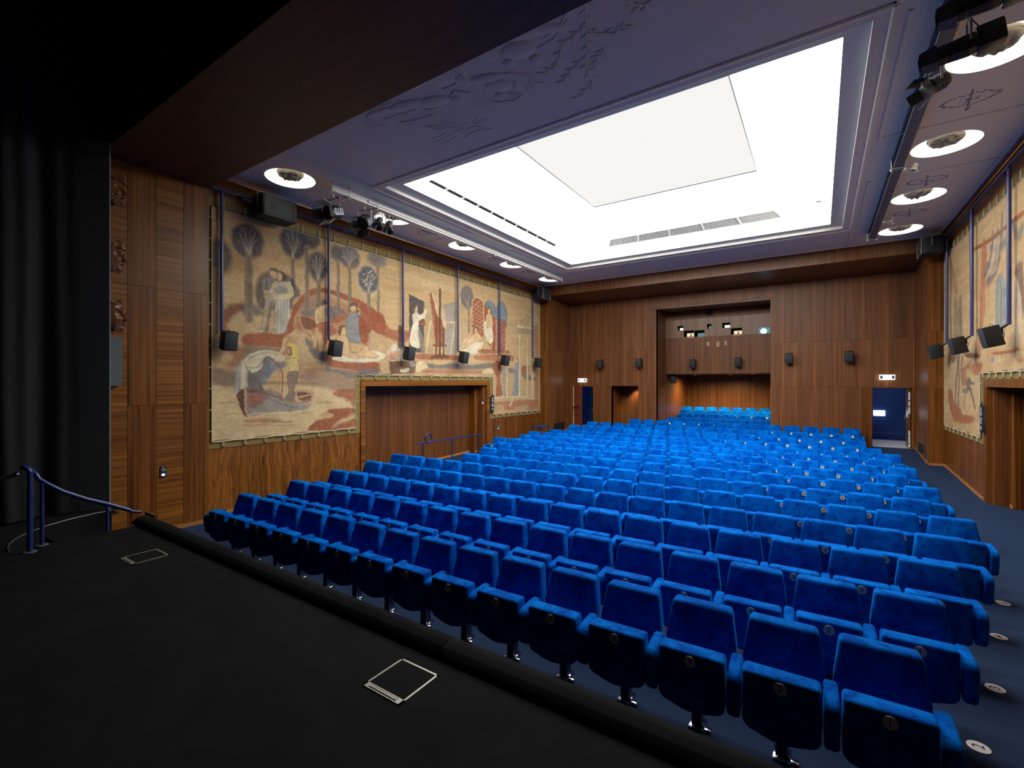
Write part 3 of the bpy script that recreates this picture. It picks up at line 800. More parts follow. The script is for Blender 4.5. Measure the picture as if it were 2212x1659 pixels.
['s','d2b083',0.9,0.012,0.06,[5.65,4.63,5.7,4.55]],
['s','d9c49a',0.7,0.012,0.1,[5.67,4.86,5.57,4.67]],
['f','d2b083',1,0.03,1,[6.61,4.36,6.71,4.46,6.86,4.48,6.96,4.41,6.96,4.16,6.8,4.06,6.64,4.05,6.61,4.2]],
['e','d2b083',1,0.03,0,[6.85,4.51,0.09,0.11]],
['f','5d5048',0.9,0.02,1,[6.77,4.52,6.79,4.61,6.88,4.64,6.94,4.6,6.86,4.56]],
['s','5d5048',0.9,0.012,0.03,[6.9,4.45,6.96,4.27]],
['s','5d5048',0.5,0.012,0.02,[6.7,4.32,6.71,4.16,6.83,4.17]],
['f','a86a4e',0.95,0.03,1,[6.63,4.03,6.96,4.11,7.18,3.99,7.16,3.85,6.96,3.78,6.93,3.61,6.8,3.45,6.57,3.53,6.63,3.78]],
['s','d2b083',0.95,0.012,0.11,[6.74,3.81,6.77,3.63,6.77,3.44]],
['s','d2b083',0.8,0.012,0.1,[6.67,3.91,6.64,3.67,6.61,3.51]],
['f','8c8c88',1,0.03,1,[7.5,4.22,7.59,4.4,7.78,4.48,7.95,4.48,8.13,4.38,8.13,4.26,7.95,4.21,7.92,3.92,7.95,3.71,7.54,3.71,7.5,3.94]],
['e','d2b083',1,0.03,0,[7.71,4.6,0.09,0.11]],
['f','6a4a3a',0.9,0.02,1,[7.62,4.61,7.64,4.68,7.74,4.72,7.82,4.66,7.79,4.57,7.76,4.65]],
['s','5d5048',0.9,0.012,0.05,[7.83,4.55,7.92,4.35,8.02,4.13,8.13,3.73]],
['f','9c5a41',0.9,0.03,1,[7.88,4.32,8.06,4.37,8.13,4.17,8.2,3.85,8.13,3.7,8.02,3.69,7.92,3.92]],
['s','d2b083',0.9,0.012,0.06,[8.13,4.32,7.99,4.42,7.88,4.47]],
['s','5d5048',0.8,0.012,0.02,[7.78,3.93,8.02,3.98,8.24,4.02]],
['f','dccfb0',0.95,0.03,1,[7.08,3.27,7.4,3.35,8.06,3.41,8.35,3.55,8.72,3.45,8.7,3.29,8.2,3.18,7.64,3.18,7.21,3.19]],
['f','d2b083',1,0.03,1,[7.22,3.76,7.34,3.85,7.47,3.85,7.57,3.7,7.67,3.45,7.92,3.48,8.13,3.66,8.28,3.52,8.5,3.39,8.52,3.33,8.13,3.31,7.71,3.29,7.47,3.33,7.34,3.49,7.24,3.65]],
['e','d2b083',1,0.03,0,[7.39,3.97,0.1,0.11]],
['f','6a4a3a',0.9,0.03,1,[7.26,3.93,7.29,4.05,7.39,4.11,7.48,4.08,7.37,4.03,7.31,3.85]],
['s','5d5048',0.5,0.012,0.02,[7.67,3.45,7.88,3.35,8.5,3.33]],
['s','5d5048',0.45,0.012,0.02,[7.5,3.81,7.65,3.48,7.57,3.4]],
['s','5d5048',0.4,0.012,0.02,[7.92,3.48,8.13,3.66,8.24,3.51]],
['f','77706a',0.95,0.04,1,[4.82,2.44,4.89,2.97,5.02,3.14,5.35,3.23,5.5,3.18,5.55,2.87,5.35,2.67,5.42,2.45,5.11,2.43,5.05,2.46]],
['f','b4ac96',1,0.04,1,[4.78,2.44,4.81,2.76,4.89,3.04,5.05,3.16,5.05,2.53,4.91,2.51,4.87,2.42]],
['s','7f8a90',0.6,0.04,0.05,[4.87,3.06,4.83,2.76,4.82,2.49]],
['s','7f8a90',0.6,0.04,0.05,[4.93,3.07,4.9,2.76,4.89,2.49]],
['s','7f8a90',0.6,0.04,0.05,[5.0,3.07,4.97,2.76,4.96,2.48]],
['s','7f8a90',0.6,0.04,0.05,[5.05,3.07,5.01,2.76,5.0,2.48]],
['s','d9c49a',0.8,0.03,0.09,[4.97,3.07,4.96,2.55]],
['f','cdbf9e',1,0.03,1,[4.97,3.14,5.11,3.27,5.35,3.35,5.6,3.36,5.85,3.27,5.9,3.18,5.75,3.09,5.45,3.22,5.35,2.96,5.16,2.86,5.05,2.95]],
['f','77808a',0.85,0.05,1,[5.47,3.16,5.55,3.21,5.75,3.09,5.9,3.15,5.85,3.0,5.6,2.87,5.45,2.67,5.35,2.67]],
['s','8b8a80',0.6,0.02,0.03,[5.05,2.98,5.26,2.98,5.42,3.2]],
['s','8b8a80',0.6,0.02,0.03,[5.09,2.91,5.3,3.03,5.45,3.21]],
['s','8b8a80',0.6,0.02,0.03,[5.11,3.19,5.35,3.29,5.65,3.29]],
['f','d9c06a',0.9,0.04,1,[5.93,3.53,6.04,3.55,6.16,3.44,6.17,3.14,6.06,3.0,5.96,3.36]],
['e','6a4a3a',1,0.03,0,[5.98,3.37,0.07,0.1]],
['e','d2b083',0.6,0.03,0,[5.97,3.37,0.05,0.07]],
['f','d2bd80',1,0.03,1,[5.88,3.18,5.96,3.2,6.12,3.21,6.21,3.09,6.2,2.9,5.98,2.89,5.9,3.0]],
['s','d2b083',0.95,0.012,0.09,[5.7,3.27,5.81,3.35,5.86,3.53,5.88,3.64]],
['s','9c5a41',0.9,0.012,0.03,[5.5,3.21,5.75,3.0,5.82,2.67,5.79,2.37]],
['s','9c5a41',0.8,0.012,0.02,[5.93,3.13,6.02,2.83,6.01,2.57,5.96,2.37]],
['s','a08a5a',0.8,0.012,0.02,[5.75,2.97,5.73,2.45]],
['f','8a7668',1,0.03,1,[5.97,2.89,6.2,2.9,6.17,2.67,6.09,2.52,6.17,2.24,5.9,2.27,5.96,2.47,5.93,2.67]],
['f','6a4a3a',1,0.02,1,[4.84,2.39,4.98,2.51,5.05,2.48,5.03,1.99,4.98,1.99,4.89,2.21]],
['f','c4a07e',1,0.015,1,[4.98,2.5,5.03,2.49,5.08,1.99,5.03,1.98,4.99,2.2]],
['f','8e5d44',1,0.08,1,[5.09,2.44,5.35,2.45,5.5,2.38,5.35,2.19,5.11,2.13]],
['f','7c7f82',0.72,0.05,1,[5.05,2.44,5.08,1.99,5.35,1.98,5.85,2.0,6.31,2.02,6.48,2.09,6.57,2.25,6.51,2.17,6.23,2.16,5.9,2.23,5.65,2.38,5.35,2.45,5.09,2.46]],
['f','a86a4e',0.75,0.12,1,[5.09,2.42,5.35,2.44,5.45,2.38,5.3,2.22,5.11,2.15]],
['f','c4a07e',1,0.02,1,[6.14,2.44,6.34,2.49,6.54,2.44,6.59,2.35,6.51,2.22,6.31,2.18,6.12,2.24]],
['f','6a4a3a',0.9,0.02,1,[6.17,2.42,6.34,2.44,6.51,2.4,6.54,2.33,6.45,2.24,6.23,2.25]],
['s','c4a07e',0.9,0.012,0.05,[6.2,2.32,6.52,2.37]],
['f','9d8474',0.9,0.02,1,[5.09,2.46,5.35,2.48,5.65,2.43,5.9,2.27,5.65,2.34,5.35,2.43]],
['s','5d5048',0.7,0.012,0.025,[5.09,2.45,5.35,2.45,5.65,2.36,5.9,2.24,6.23,2.18,6.48,2.23]],
['s','5d5048',0.5,0.012,0.02,[5.45,2.33,5.8,2.17,6.17,2.08]],
['f','6a625c',0.7,0.05,1,[5.05,2.86,5.16,2.86,5.35,2.57,5.4,2.45,5.09,2.48]],
['e','6a4a3a',0.9,0.03,0,[5.16,2.48,0.07,0.03]],
['f','9c8d7a',0.9,0.03,1,[5.42,2.45,5.6,2.5,5.8,2.37,5.7,2.34]],
['s','d9c49a',0.8,0.02,0.03,[5.08,1.98,5.26,2.0,5.45,1.97,5.7,1.99,5.96,1.95,6.23,2.0]],
['f','9c5a41',0.85,0.08,1,[7.96,4.78,8.21,4.63,8.67,4.54,8.82,4.25,9.11,4.15,9.62,4.17,9.62,3.88,9.23,3.81,8.55,3.98,8.32,4.05,7.96,4.01]],
['f','c3a67c',0.6,0.1,1,[8.32,3.93,9.11,3.77,9.62,3.78,9.62,3.61,8.7,3.5,8.32,3.6]],
['f','6b6a6b',0.7,0.08,1,[7.96,3.13,8.25,3.11,8.59,3.03,8.51,2.91,7.96,2.89]],
['f','9c5a41',0.8,0.06,1,[7.96,3.19,8.51,3.21,8.55,3.09,8.17,3.02,7.96,3.11]],
['e','6a4a3a',0.9,0.04,0,[9.32,4.17,0.09,0.13]],
['f','5d5048',0.85,0.05,1,[9.25,4.06,9.4,4.07,9.51,3.67,9.47,3.38,9.23,3.4]],
['e','d9b89a',0.9,0.06,0,[8.96,3.48,0.15,0.11]],
['e','dccfb0',0.9,0.06,0,[9.11,3.62,0.15,0.1]],
['e','cfc6b4',0.9,0.06,0,[9.25,3.53,0.17,0.11]],
['e','c98d6e',0.9,0.06,0,[9.07,3.36,0.17,0.11]],
['e','dccfb0',0.9,0.06,0,[9.28,3.37,0.16,0.1]],
['e','d9a07c',0.9,0.06,0,[9.15,3.46,0.12,0.09]],
['f','d9c49a',0.95,0.03,1,[8.98,3.29,9.23,3.3,9.17,3.14,9.21,2.99,9.03,2.97,9.05,3.14]],
['f','c3a67c',0.9,0.03,1,[8.55,3.25,8.86,3.26,8.94,2.9,8.67,2.9]],
['f','6a4a3a',0.85,0.03,0,[8.9,3.23,9.94,3.3,9.89,2.93,8.96,2.9]],
['f','dccfb0',0.9,0.02,1,[9.36,3.05,9.67,3.08,9.62,2.96,9.32,2.95]],
['e','90918b',0.8,0.03,0,[9.78,3.2,0.12,0.09]],
['f','d9c49a',0.9,0.03,1,[9.98,3.27,10.31,3.32,10.48,3.15,10.08,2.97,9.94,3.0]],
['s','5d5048',0.7,0.012,0.02,[10.24,3.18,10.31,3.26,10.41,3.16]],
['f','6b6a6b',0.85,0.06,1,[10.41,3.25,10.96,3.22,11.49,3.29,12.06,3.29,12.66,3.27,13.92,3.39,13.99,3.25,12.98,3.12,12.06,3.1,11.28,3.1,10.56,3.1]],
['f','a86a4e',0.7,0.06,1,[10.36,3.04,11.49,3.09,12.66,3.08,13.3,3.07,13.3,2.97,10.46,2.93,10.26,2.97]],
['f','9c5a41',0.8,0.05,1,[9.94,3.5,10.65,3.54,11.83,3.56,11.94,3.42,10.65,3.36,9.98,3.37]],
['f','4b4b50',0.95,0.012,0,[9.66,5.25,10.28,5.11,10.26,3.58,9.98,3.55,9.67,3.72]],
['f','b59a72',0.8,0.02,0,[10.26,5.08,10.58,5.19,10.7,4.58,10.7,3.57,10.31,3.52]],
['f','90918b',0.75,0.02,0,[11.14,5.13,11.77,5.33,11.76,3.56,11.28,3.6,11.2,4.28]],
['s','d9c49a',0.8,0.012,0.05,[11.71,4.62,11.49,3.58]],
['s','d9c49a',0.8,0.012,0.05,[11.33,4.6,11.74,4.63]],
['s','d9c49a',0.8,0.012,0.06,[10.56,4.57,10.36,3.59]],
['f','dccfb0',1,0.02,1,[9.78,4.66,9.98,4.77,10.08,4.7,10.26,4.71,10.34,4.61,10.08,4.51,10.08,4.18,10.12,3.71,9.71,3.78,9.75,4.25,9.82,4.42]],
['e','d2b083',1,0.02,0,[9.94,4.86,0.08,0.11]],
['f','6a4a3a',0.9,0.02,1,[9.84,4.85,9.85,4.95,9.96,4.98,9.94,4.9,9.88,4.82]],
['s','dccfb0',0.95,0.012,0.12,[10.08,4.61,10.26,4.71,10.34,4.85]],
['s','d2b083',0.9,0.012,0.05,[10.34,4.85,10.41,4.93]],
['f','9c5a41',0.9,0.02,1,[10.1,4.48,10.26,4.54,10.36,4.44,10.26,4.37,10.12,4.38]],
['f','8d8679',0.8,0.03,1,[10.03,4.38,10.22,4.06,10.31,3.59,10.17,3.55,10.08,3.84]],
['f','9c5a41',0.95,0.015,0,[10.53,5.43,10.78,5.43,11.22,4.46,11.2,3.85,10.78,3.89]],
['f','d0b48c',0.9,0.03,1,[10.6,5.42,10.91,5.38,11.06,5.12,11.2,5.03,11.28,4.65,11.3,4.36,11.14,4.45,11.06,4.7,10.91,4.71,10.78,4.94,10.73,5.22]],
['s','d9c49a',0.8,0.012,0.05,[10.65,5.41,10.91,4.82,11.06,4.73]],
['s','a5876a',0.6,0.012,0.03,[10.75,5.39,10.99,4.97,11.17,4.92]],
['s','6a4a3a',0.95,0.012,0.11,[10.99,5.59,10.98,3.52]],
['s','6a4a3a',0.9,0.012,0.08,[10.82,4.74,10.82,3.55]],
['s','6a4a3a',0.9,0.012,0.08,[11.16,4.38,11.16,3.56]],
['s','6a4a3a',0.9,0.012,0.07,[10.7,3.82,11.28,3.84]],
['f','6a4a3a',0.95,0.02,1,[10.75,3.52,11.2,3.55,11.41,3.47,10.58,3.4]],
['f','b79f78',0.6,0.04,1,[11.94,5.32,12.23,5.13,12.35,4.46,12.06,4.02,11.94,4.01]],
['f','9c5a41',0.95,0.02,1,[12.6,5.41,12.72,5.57,12.91,5.65,13.14,5.59,13.27,5.43,13.3,4.47,13.04,4.21,12.6,4.29]],
['f','9c5a41',0.95,0.02,1,[13.34,5.44,13.71,5.41,13.85,5.1,14.03,4.95,14.03,3.92,13.74,3.9,13.5,4.17,13.34,4.48]],
['f','9c5a41',0.95,0.02,1,[14.1,5.0,14.35,5.08,14.69,5.03,14.73,4.78,14.65,3.91,14.1,3.9]],
['s','c4a07e',0.7,0.015,0.025,[12.63,5.22,13.04,5.6]],
['s','c4a07e',0.7,0.015,0.025,[12.63,5.42,13.29,5.27]],
['s','c4a07e',0.7,0.015,0.025,[12.63,5.23,13.29,5.68]],
['s','c4a07e',0.7,0.015,0.025,[12.63,5.28,13.29,5.13]],
['s','c4a07e',0.7,0.015,0.025,[12.63,5.09,13.29,5.53]],
['s','c4a07e',0.7,0.015,0.025,[12.63,5.14,13.29,4.98]],
['s','c4a07e',0.7,0.015,0.025,[12.63,4.94,13.29,5.38]],
['s','c4a07e',0.7,0.015,0.025,[12.63,5.0,13.29,4.84]],
['s','c4a07e',0.7,0.015,0.025,[12.63,4.79,13.29,5.22]],
['s','c4a07e',0.7,0.015,0.025,[12.63,4.86,13.29,4.7]],
['s','c4a07e',0.7,0.015,0.025,[12.63,4.64,13.29,5.07]],
['s','c4a07e',0.7,0.015,0.025,[12.63,4.72,13.29,4.55]],
['s','c4a07e',0.7,0.015,0.025,[12.63,4.5,13.29,4.92]],
['s','c4a07e',0.7,0.015,0.025,[12.63,4.58,13.29,4.41]],
['s','c4a07e',0.7,0.015,0.025,[12.63,4.35,13.29,4.77]],
['s','c4a07e',0.7,0.015,0.025,[12.63,4.44,13.29,4.26]],
['s','c4a07e',0.7,0.015,0.025,[12.63,4.2,13.29,4.62]],
['s','c4a07e',0.7,0.015,0.025,[12.63,4.3,13.29,4.12]],
['s','c4a07e',0.5,0.012,0.02,[14.12,4.88,14.65,5.07]],
['s','c4a07e',0.5,0.012,0.02,[14.12,4.96,14.65,4.85]],
['s','c4a07e',0.5,0.012,0.02,[14.12,4.69,14.65,4.87]],
['s','c4a07e',0.5,0.012,0.02,[14.12,4.78,14.65,4.66]],
['s','c4a07e',0.5,0.012,0.02,[14.12,4.51,14.65,4.68]],
['s','c4a07e',0.5,0.012,0.02,[14.12,4.59,14.65,4.47]],
['s','c4a07e',0.5,0.012,0.02,[14.12,4.32,14.65,4.49]],
['s','c4a07e',0.5,0.012,0.02,[14.12,4.4,14.65,4.28]],
['s','c4a07e',0.5,0.012,0.02,[14.12,4.13,14.65,4.3]],
['s','c4a07e',0.5,0.012,0.02,[14.12,4.21,14.65,4.08]],
['s','c4a07e',0.5,0.012,0.02,[14.12,3.94,14.65,4.11]],
['s','c4a07e',0.5,0.012,0.02,[14.12,4.03,14.65,3.89]],
['s','d9c49a',0.8,0.012,0.05,[12.62,4.29,12.62,5.42,12.74,5.57,12.91,5.65,13.14,5.6,13.28,5.43,13.29,4.55]],
['s','d9c49a',0.7,0.012,0.05,[14.06,5.0,14.06,3.9]],
['s','d9c49a',0.7,0.012,0.05,[14.7,4.77,14.66,3.91]],
['f','7c8b92',0.95,0.03,1,[13.37,5.48,13.57,5.63,13.92,5.6,14.03,5.45,14.28,5.7,14.57,5.7,14.73,5.5,14.8,5.21,14.73,4.78,14.57,5.06,14.21,5.02,13.92,5.07,13.71,5.33,13.5,5.34]],
['s','5f7884',0.6,0.02,0.03,[13.44,5.49,13.78,5.38,13.99,5.12]],
['s','5f7884',0.6,0.02,0.03,[14.1,5.46,14.28,5.23,14.57,5.19]],
['s','5f7884',0.6,0.02,0.03,[14.5,5.64,14.69,5.29,14.71,4.9]],
['s','5f7884',0.6,0.02,0.03,[13.92,5.56,14.06,5.21,14.35,5.08]],
['f','d2b083',1,0.02,1,[13.47,5.13,13.71,5.18,13.85,4.93,13.81,4.68,13.5,4.61,13.42,4.89]],
['e','d2b083',1,0.02,0,[13.61,5.29,0.09,0.11]],
['s','6a4a3a',0.9,0.012,0.04,[13.54,5.31,13.57,5.38,13.67,5.36]],
['f','dccfb0',1,0.02,1,[13.27,4.79,13.47,4.89,13.5,4.65,13.78,4.68,13.88,4.28,13.74,4.06,13.5,4.17,13.3,4.47]],
['s','d2b083',0.9,0.012,0.08,[13.74,4.06,13.74,3.9]],
['f','dccfb0',0.95,0.03,1,[11.97,3.75,12.23,4.11,12.6,4.18,13.04,4.09,13.3,4.13,13.11,3.82,12.79,3.63,12.35,3.66]],
['f','d2b083',1,0.02,1,[12.66,4.3,12.88,4.44,13.07,4.33,13.24,4.19,12.98,4.11,12.6,4.02,12.23,3.81,12.0,3.79,12.29,4.08]],
['e','d2b083',1,0.02,0,[12.84,4.51,0.1,0.09]],
['s','6a4a3a',0.9,0.012,0.05,[12.75,4.54,12.85,4.61,12.98,4.48]],
['e','c99a7c',0.9,0.03,0,[12.43,4.22,0.12,0.1]],
['f','9c5a41',0.85,0.03,1,[13.04,3.82,14.65,3.89,14.96,3.8,14.65,3.7,13.3,3.67]],
['f','a86a4e',0.8,0.03,1,[12.91,3.61,14.96,3.74,15.23,3.6,15.03,3.5,13.04,3.46]],
['s','c3a67c',0.8,0.012,0.04,[12.98,3.66,14.96,3.77]],
['f','d9c49a',0.8,0.03,1,[13.24,3.07,13.64,3.18,13.99,3.0,13.24,2.97]],
['f','9c5a41',0.9,0.03,1,[13.81,3.29,14.06,3.46,14.35,3.43,14.39,3.14,14.28,2.8,14.46,2.25,14.28,2.17,14.03,2.2,14.13,2.8,13.95,3.04]],
['s','c98a6c',0.7,0.012,0.04,[14.17,3.13,14.24,2.67,14.28,2.25]],
['e','b58a6c',0.9,0.02,0,[14.28,3.55,0.12,0.11]],
['f','a9a594',0.9,0.03,1,[14.44,3.14,14.73,3.23,14.8,2.89,14.69,2.16,14.5,2.16,14.54,2.72]],
['s','5d5048',0.5,0.012,0.03,[14.57,3.1,14.61,2.16]],
['f','8f989a',0.95,0.03,1,[15.35,3.34,15.52,3.47,15.68,3.3,15.64,2.9,15.6,2.16,15.19,2.19,15.29,2.76]],
['e','d2b083',1,0.02,0,[15.46,3.54,0.1,0.11]],
['s','4b4b50',0.6,0.012,0.03,[15.53,3.25,15.45,2.23]],
['s','5d5048',0.8,0.012,0.05,[15.43,3.69,15.56,3.57,15.58,3.34]],
['f','6b6a6b',0.7,0.05,1,[14.8,3.21,15.31,3.2,15.35,3.05,14.88,3.06]],
['f','6b6a6b',0.8,0.04,1,[15.85,3.04,16.37,3.0,16.91,2.86,16.86,2.75,16.1,2.81]],
['f','9c5a41',0.8,0.04,1,[15.81,3.28,16.37,3.37,16.37,3.04,15.85,3.06]],
['f','d9c49a',0.95,0.012,0,[15.6,4.59,15.76,4.61,15.78,2.09,15.58,2.09]],
['s','a59478',0.7,0.012,0.03,[15.74,4.56,15.75,2.13]],
['f','d9c49a',0.95,0.012,0,[16.21,4.51,16.35,4.52,16.37,2.07,16.19,2.08]],
['s','a59478',0.7,0.012,0.03,[16.32,4.47,16.33,2.12]],
['f','d9c49a',0.95,0.012,0,[16.59,4.54,16.77,4.56,16.79,2.06,16.57,2.07]],
['s','a59478',0.7,0.012,0.03,[16.74,4.51,16.75,2.11]],
['f','d9c49a',0.95,0.012,0,[14.73,3.36,14.86,3.36,14.88,2.11,14.71,2.12]],
['s','a59478',0.7,0.012,0.03,[14.84,3.32,14.85,2.16]],
['f','d9c49a',0.95,0.015,0,[15.47,4.98,16.68,4.99,16.63,4.87,15.47,4.83]],
['f','a89a80',0.9,0.015,0,[15.43,4.82,16.63,4.85,16.59,4.68,15.52,4.65]],
['s','9c8a70',0.8,0.03,0.05,[15.76,5.1,16.1,5.32]],
['s','9c8a70',0.8,0.03,0.05,[16.1,4.91,16.19,5.24]],
['s','9c8a70',0.8,0.03,0.05,[16.28,4.98,16.37,5.35]],
['s','9c8a70',0.8,0.03,0.05,[16.19,5.45,16.37,5.31]],
['s','9c8a70',0.8,0.03,0.05,[15.93,4.99,15.85,5.2]],
['s','d9c49a',0.8,0.012,0.03,[15.85,5.29,16.15,5.47,16.54,5.42,16.59,5.24,16.41,5.04]],
['s','d9c49a',0.9,0.012,0.05,[13.85,2.06,15.35,2.1,16.86,1.99]],
['f','a86a4e',0.75,0.06,1,[13.85,1.89,14.73,1.94,16.02,1.95,16.91,1.94,17.19,1.81,17.19,1.53,15.85,1.55,14.73,1.6,13.88,1.64]],
['f','c3a67c',0.7,0.06,1,[13.92,1.81,14.43,1.83,14.57,1.61,13.99,1.6]],
['f','c3a67c',0.7,0.05,1,[15.35,1.7,16.37,1.73,16.28,1.57,15.52,1.56]],
['s','d9c49a',0.9,0.012,0.1,[15.23,2.04,14.96,1.76]],
['f','9c5a41',0.55,0.06,1,[16.82,4.89,17.19,4.83,17.19,1.96,16.86,2.06,16.91,3.38]],
['f','9c5a41',0.3,0.1,1,[17.0,6.14,17.29,6.18,17.29,5.41,17.05,5.48]],
]
MURAL_R=[
['e','cdb083',0.5,0.6,0,[14.26,5.16,-2.18,0.99]],
['e','bfa076',0.5,0.6,0,[12.32,5.69,-1.14,0.5]],
['e','bb9c70',0.5,0.6,0,[15.85,2.8,-0.9,1.68]],
['e','d9c59a',0.6,0.6,0,[14.43,3.79,-1.1,0.6]],
['e','5f6470',0.85,0.2,0,[14.71,5.53,-0.49,0.36]],
['s','8e7d68',0.8,0.04,0.1,[14.53,5.52,14.43,4.69]],
['e','6a6e76',0.7,0.1,0,[15.96,4.94,-0.5,0.06]],
['s','9c5a41',0.95,0.03,0.09,[14.34,5.63,13.13,5.54,12.32,5.54,11.34,5.53]],
['f','a86a4e',0.85,0.06,1,[13.72,5.62,13.46,5.55,13.4,5.17,13.59,4.65,13.51,4.17,13.72,3.72,13.83,3.26,14.0,3.26,13.91,4.22]],
['s','d29a7a',0.7,0.04,0.05,[13.88,4.84,13.62,4.37,13.72,3.82,13.91,3.31]],
['s','62656c',0.65,0.08,0.16,[12.99,5.61,13.06,5.32,13.28,5.05,13.51,4.91]],
['s','62656c',0.65,0.08,0.16,[12.71,5.58,12.78,5.21,12.99,4.9,13.43,4.71]],
['s','62656c',0.65,0.08,0.16,[12.42,5.8,12.58,5.2,12.85,4.83,13.28,4.69]],
['s','62656c',0.65,0.08,0.16,[13.13,5.38,12.65,5.22,12.32,5.27]],
['s','62656c',0.65,0.08,0.16,[13.36,5.07,12.92,4.98,12.58,5.03]],
['s','62656c',0.65,0.08,0.16,[11.84,5.51,11.62,5.21,11.41,5.3]],
['f','c2af92',0.6,0.1,1,[12.92,5.42,12.58,5.42,12.71,4.93,13.13,4.8,13.28,4.96]],
['f','8a9490',0.85,0.06,1,[12.85,4.61,12.51,4.72,12.17,4.49,12.14,4.15,12.26,3.59,12.58,3.43,12.85,3.64,12.82,4.08]],
['e','d2b083',0.9,0.04,0,[12.54,4.79,-0.13,0.09]],
['s','5d5048',0.5,0.04,0.05,[12.51,4.59,12.48,4.2,12.51,3.61]],
['s','6f7f84',0.6,0.05,0.06,[12.71,4.5,12.77,4.07,12.71,3.68]],
['s','6f7f84',0.6,0.05,0.06,[12.3,4.43,12.32,3.85]],
['f','7a6258',0.85,0.06,1,[11.71,4.72,11.41,4.73,11.34,4.57,11.34,3.81,11.51,3.75,11.73,4.09,11.79,4.46]],
['e','d2b083',0.9,0.04,0,[11.64,4.8,-0.13,0.1]],
['f','c6b294',0.85,0.06,1,[11.84,4.51,11.57,4.38,11.41,3.82,11.41,3.36,11.79,3.35,11.9,3.8]],
['s','9a7f70',0.6,0.04,0.05,[11.68,4.32,11.71,3.78,11.78,3.39]],
['e','d2b083',0.9,0.04,0,[11.8,4.7,-0.1,0.08]],
['f','8c7a6a',0.7,0.06,1,[16.19,4.75,15.8,4.69,15.71,3.9,15.85,3.47,16.12,3.6]],
['f','6f6a66',0.7,0.06,1,[15.67,4.73,15.45,4.7,15.37,3.87,15.52,3.56,15.69,3.9]],
['f','a86a4e',0.6,0.1,1,[16.81,6.16,16.19,5.55,15.8,4.92,16.08,4.96,16.56,5.57]],
['f','a86a4e',0.25,0.2,1,[14.81,4.96,13.59,4.79,13.13,4.62,13.59,4.37,14.43,4.59]],
['e','9a8468',0.5,0.1,0,[14.9,3.88,-0.39,0.16]],
['f','6a4a3a',0.9,0.05,1,[15.25,3.35,14.67,3.33,14.04,3.29,13.89,3.22,14.22,3.19,14.94,3.24]],
['f','a86a4e',0.8,0.06,1,[14.6,3.04,14.1,3.09,13.69,3.06,13.81,2.93,14.04,2.82,14.41,2.83,14.54,2.93]],
['f','a86a4e',0.8,0.05,1,[15.36,3.01,15.01,3.07,14.67,3.13,14.73,2.99,15.01,2.96,15.01,2.63,15.29,2.59,15.36,2.82]],
['s','a86a4e',0.7,0.03,0.06,[14.67,3.06,14.6,3.2]],
['s','66625f',0.75,0.06,0.14,[15.89,3.42,15.82,3.1,15.97,2.67,16.1,2.17]],
['s','66625f',0.75,0.06,0.14,[15.66,3.36,15.74,2.98,15.7,2.59,15.74,2.11]],
['s','66625f',0.75,0.06,0.14,[15.36,3.24,15.47,2.97,15.36,2.67]],
['f','615e5c',0.85,0.04,1,[15.01,2.69,14.77,2.77,14.6,2.7,14.31,2.65,14.35,2.6,14.67,2.6,14.54,2.49,14.94,2.48]],
['s','615e5c',0.85,0.04,0.1,[14.67,2.49,14.47,2.31,14.38,2.16,14.28,2.09]],
['s','6f6a64',0.6,0.05,0.1,[15.01,2.47,15.15,2.3,15.25,2.07]],
['s','6f6a64',0.7,0.04,0.1,[15.29,2.46,14.87,2.47]],
['f','9c5a41',0.85,0.08,1,[16.82,2.46,16.39,2.43,16.22,2.15,15.59,2.04,15.29,1.88,14.47,1.89,14.47,1.77,15.29,1.67,16.22,1.69,16.56,1.93,16.82,2.17]],
['f','a86a4e',0.6,0.1,1,[15.15,1.85,14.35,1.9,14.35,1.76,15.01,1.71]],
['f','9d8474',0.55,0.08,1,[14.04,2.77,13.69,2.78,13.64,2.44,13.58,2.11,13.81,1.85,14.04,1.95,13.86,2.35]],
['f','c08c70',0.5,0.06,1,[13.64,2.44,13.5,2.44,13.5,1.85,13.69,1.87]],
['f','9c5a41',0.9,0.04,1,[13.01,3.26,12.22,3.24,11.57,3.25,11.54,3.21,12.09,3.19,12.86,3.2]],
['f','a86a4e',0.7,0.06,1,[11.65,3.07,11.33,3.06,11.33,3.01,11.63,3.02]],
['e','c8795c',0.8,0.06,0,[13.31,3.27,-0.15,0.06]],
['e','d29a7c',0.8,0.06,0,[13.16,3.33,-0.14,0.05]],
['e','c8795c',0.8,0.06,0,[13.11,3.23,-0.14,0.05]],
['e','a86a4e',0.8,0.06,0,[13.39,3.18,-0.15,0.06]],
['e','c99a80',0.8,0.06,0,[13.21,3.14,-0.14,0.06]],
['f','77808a',0.7,0.05,1,[13.11,3.14,12.96,3.18,12.91,3.07,13.16,3.04]],
['e','dccfb0',0.9,0.04,0,[12.83,3.13,-0.08,0.06]],
['e','dccfb0',0.9,0.04,0,[12.62,3.12,-0.07,0.06]],
['f','5c4a40',0.8,0.05,1,[16.56,3.45,16.14,3.45,16.1,3.21,16.47,3.2]],
]

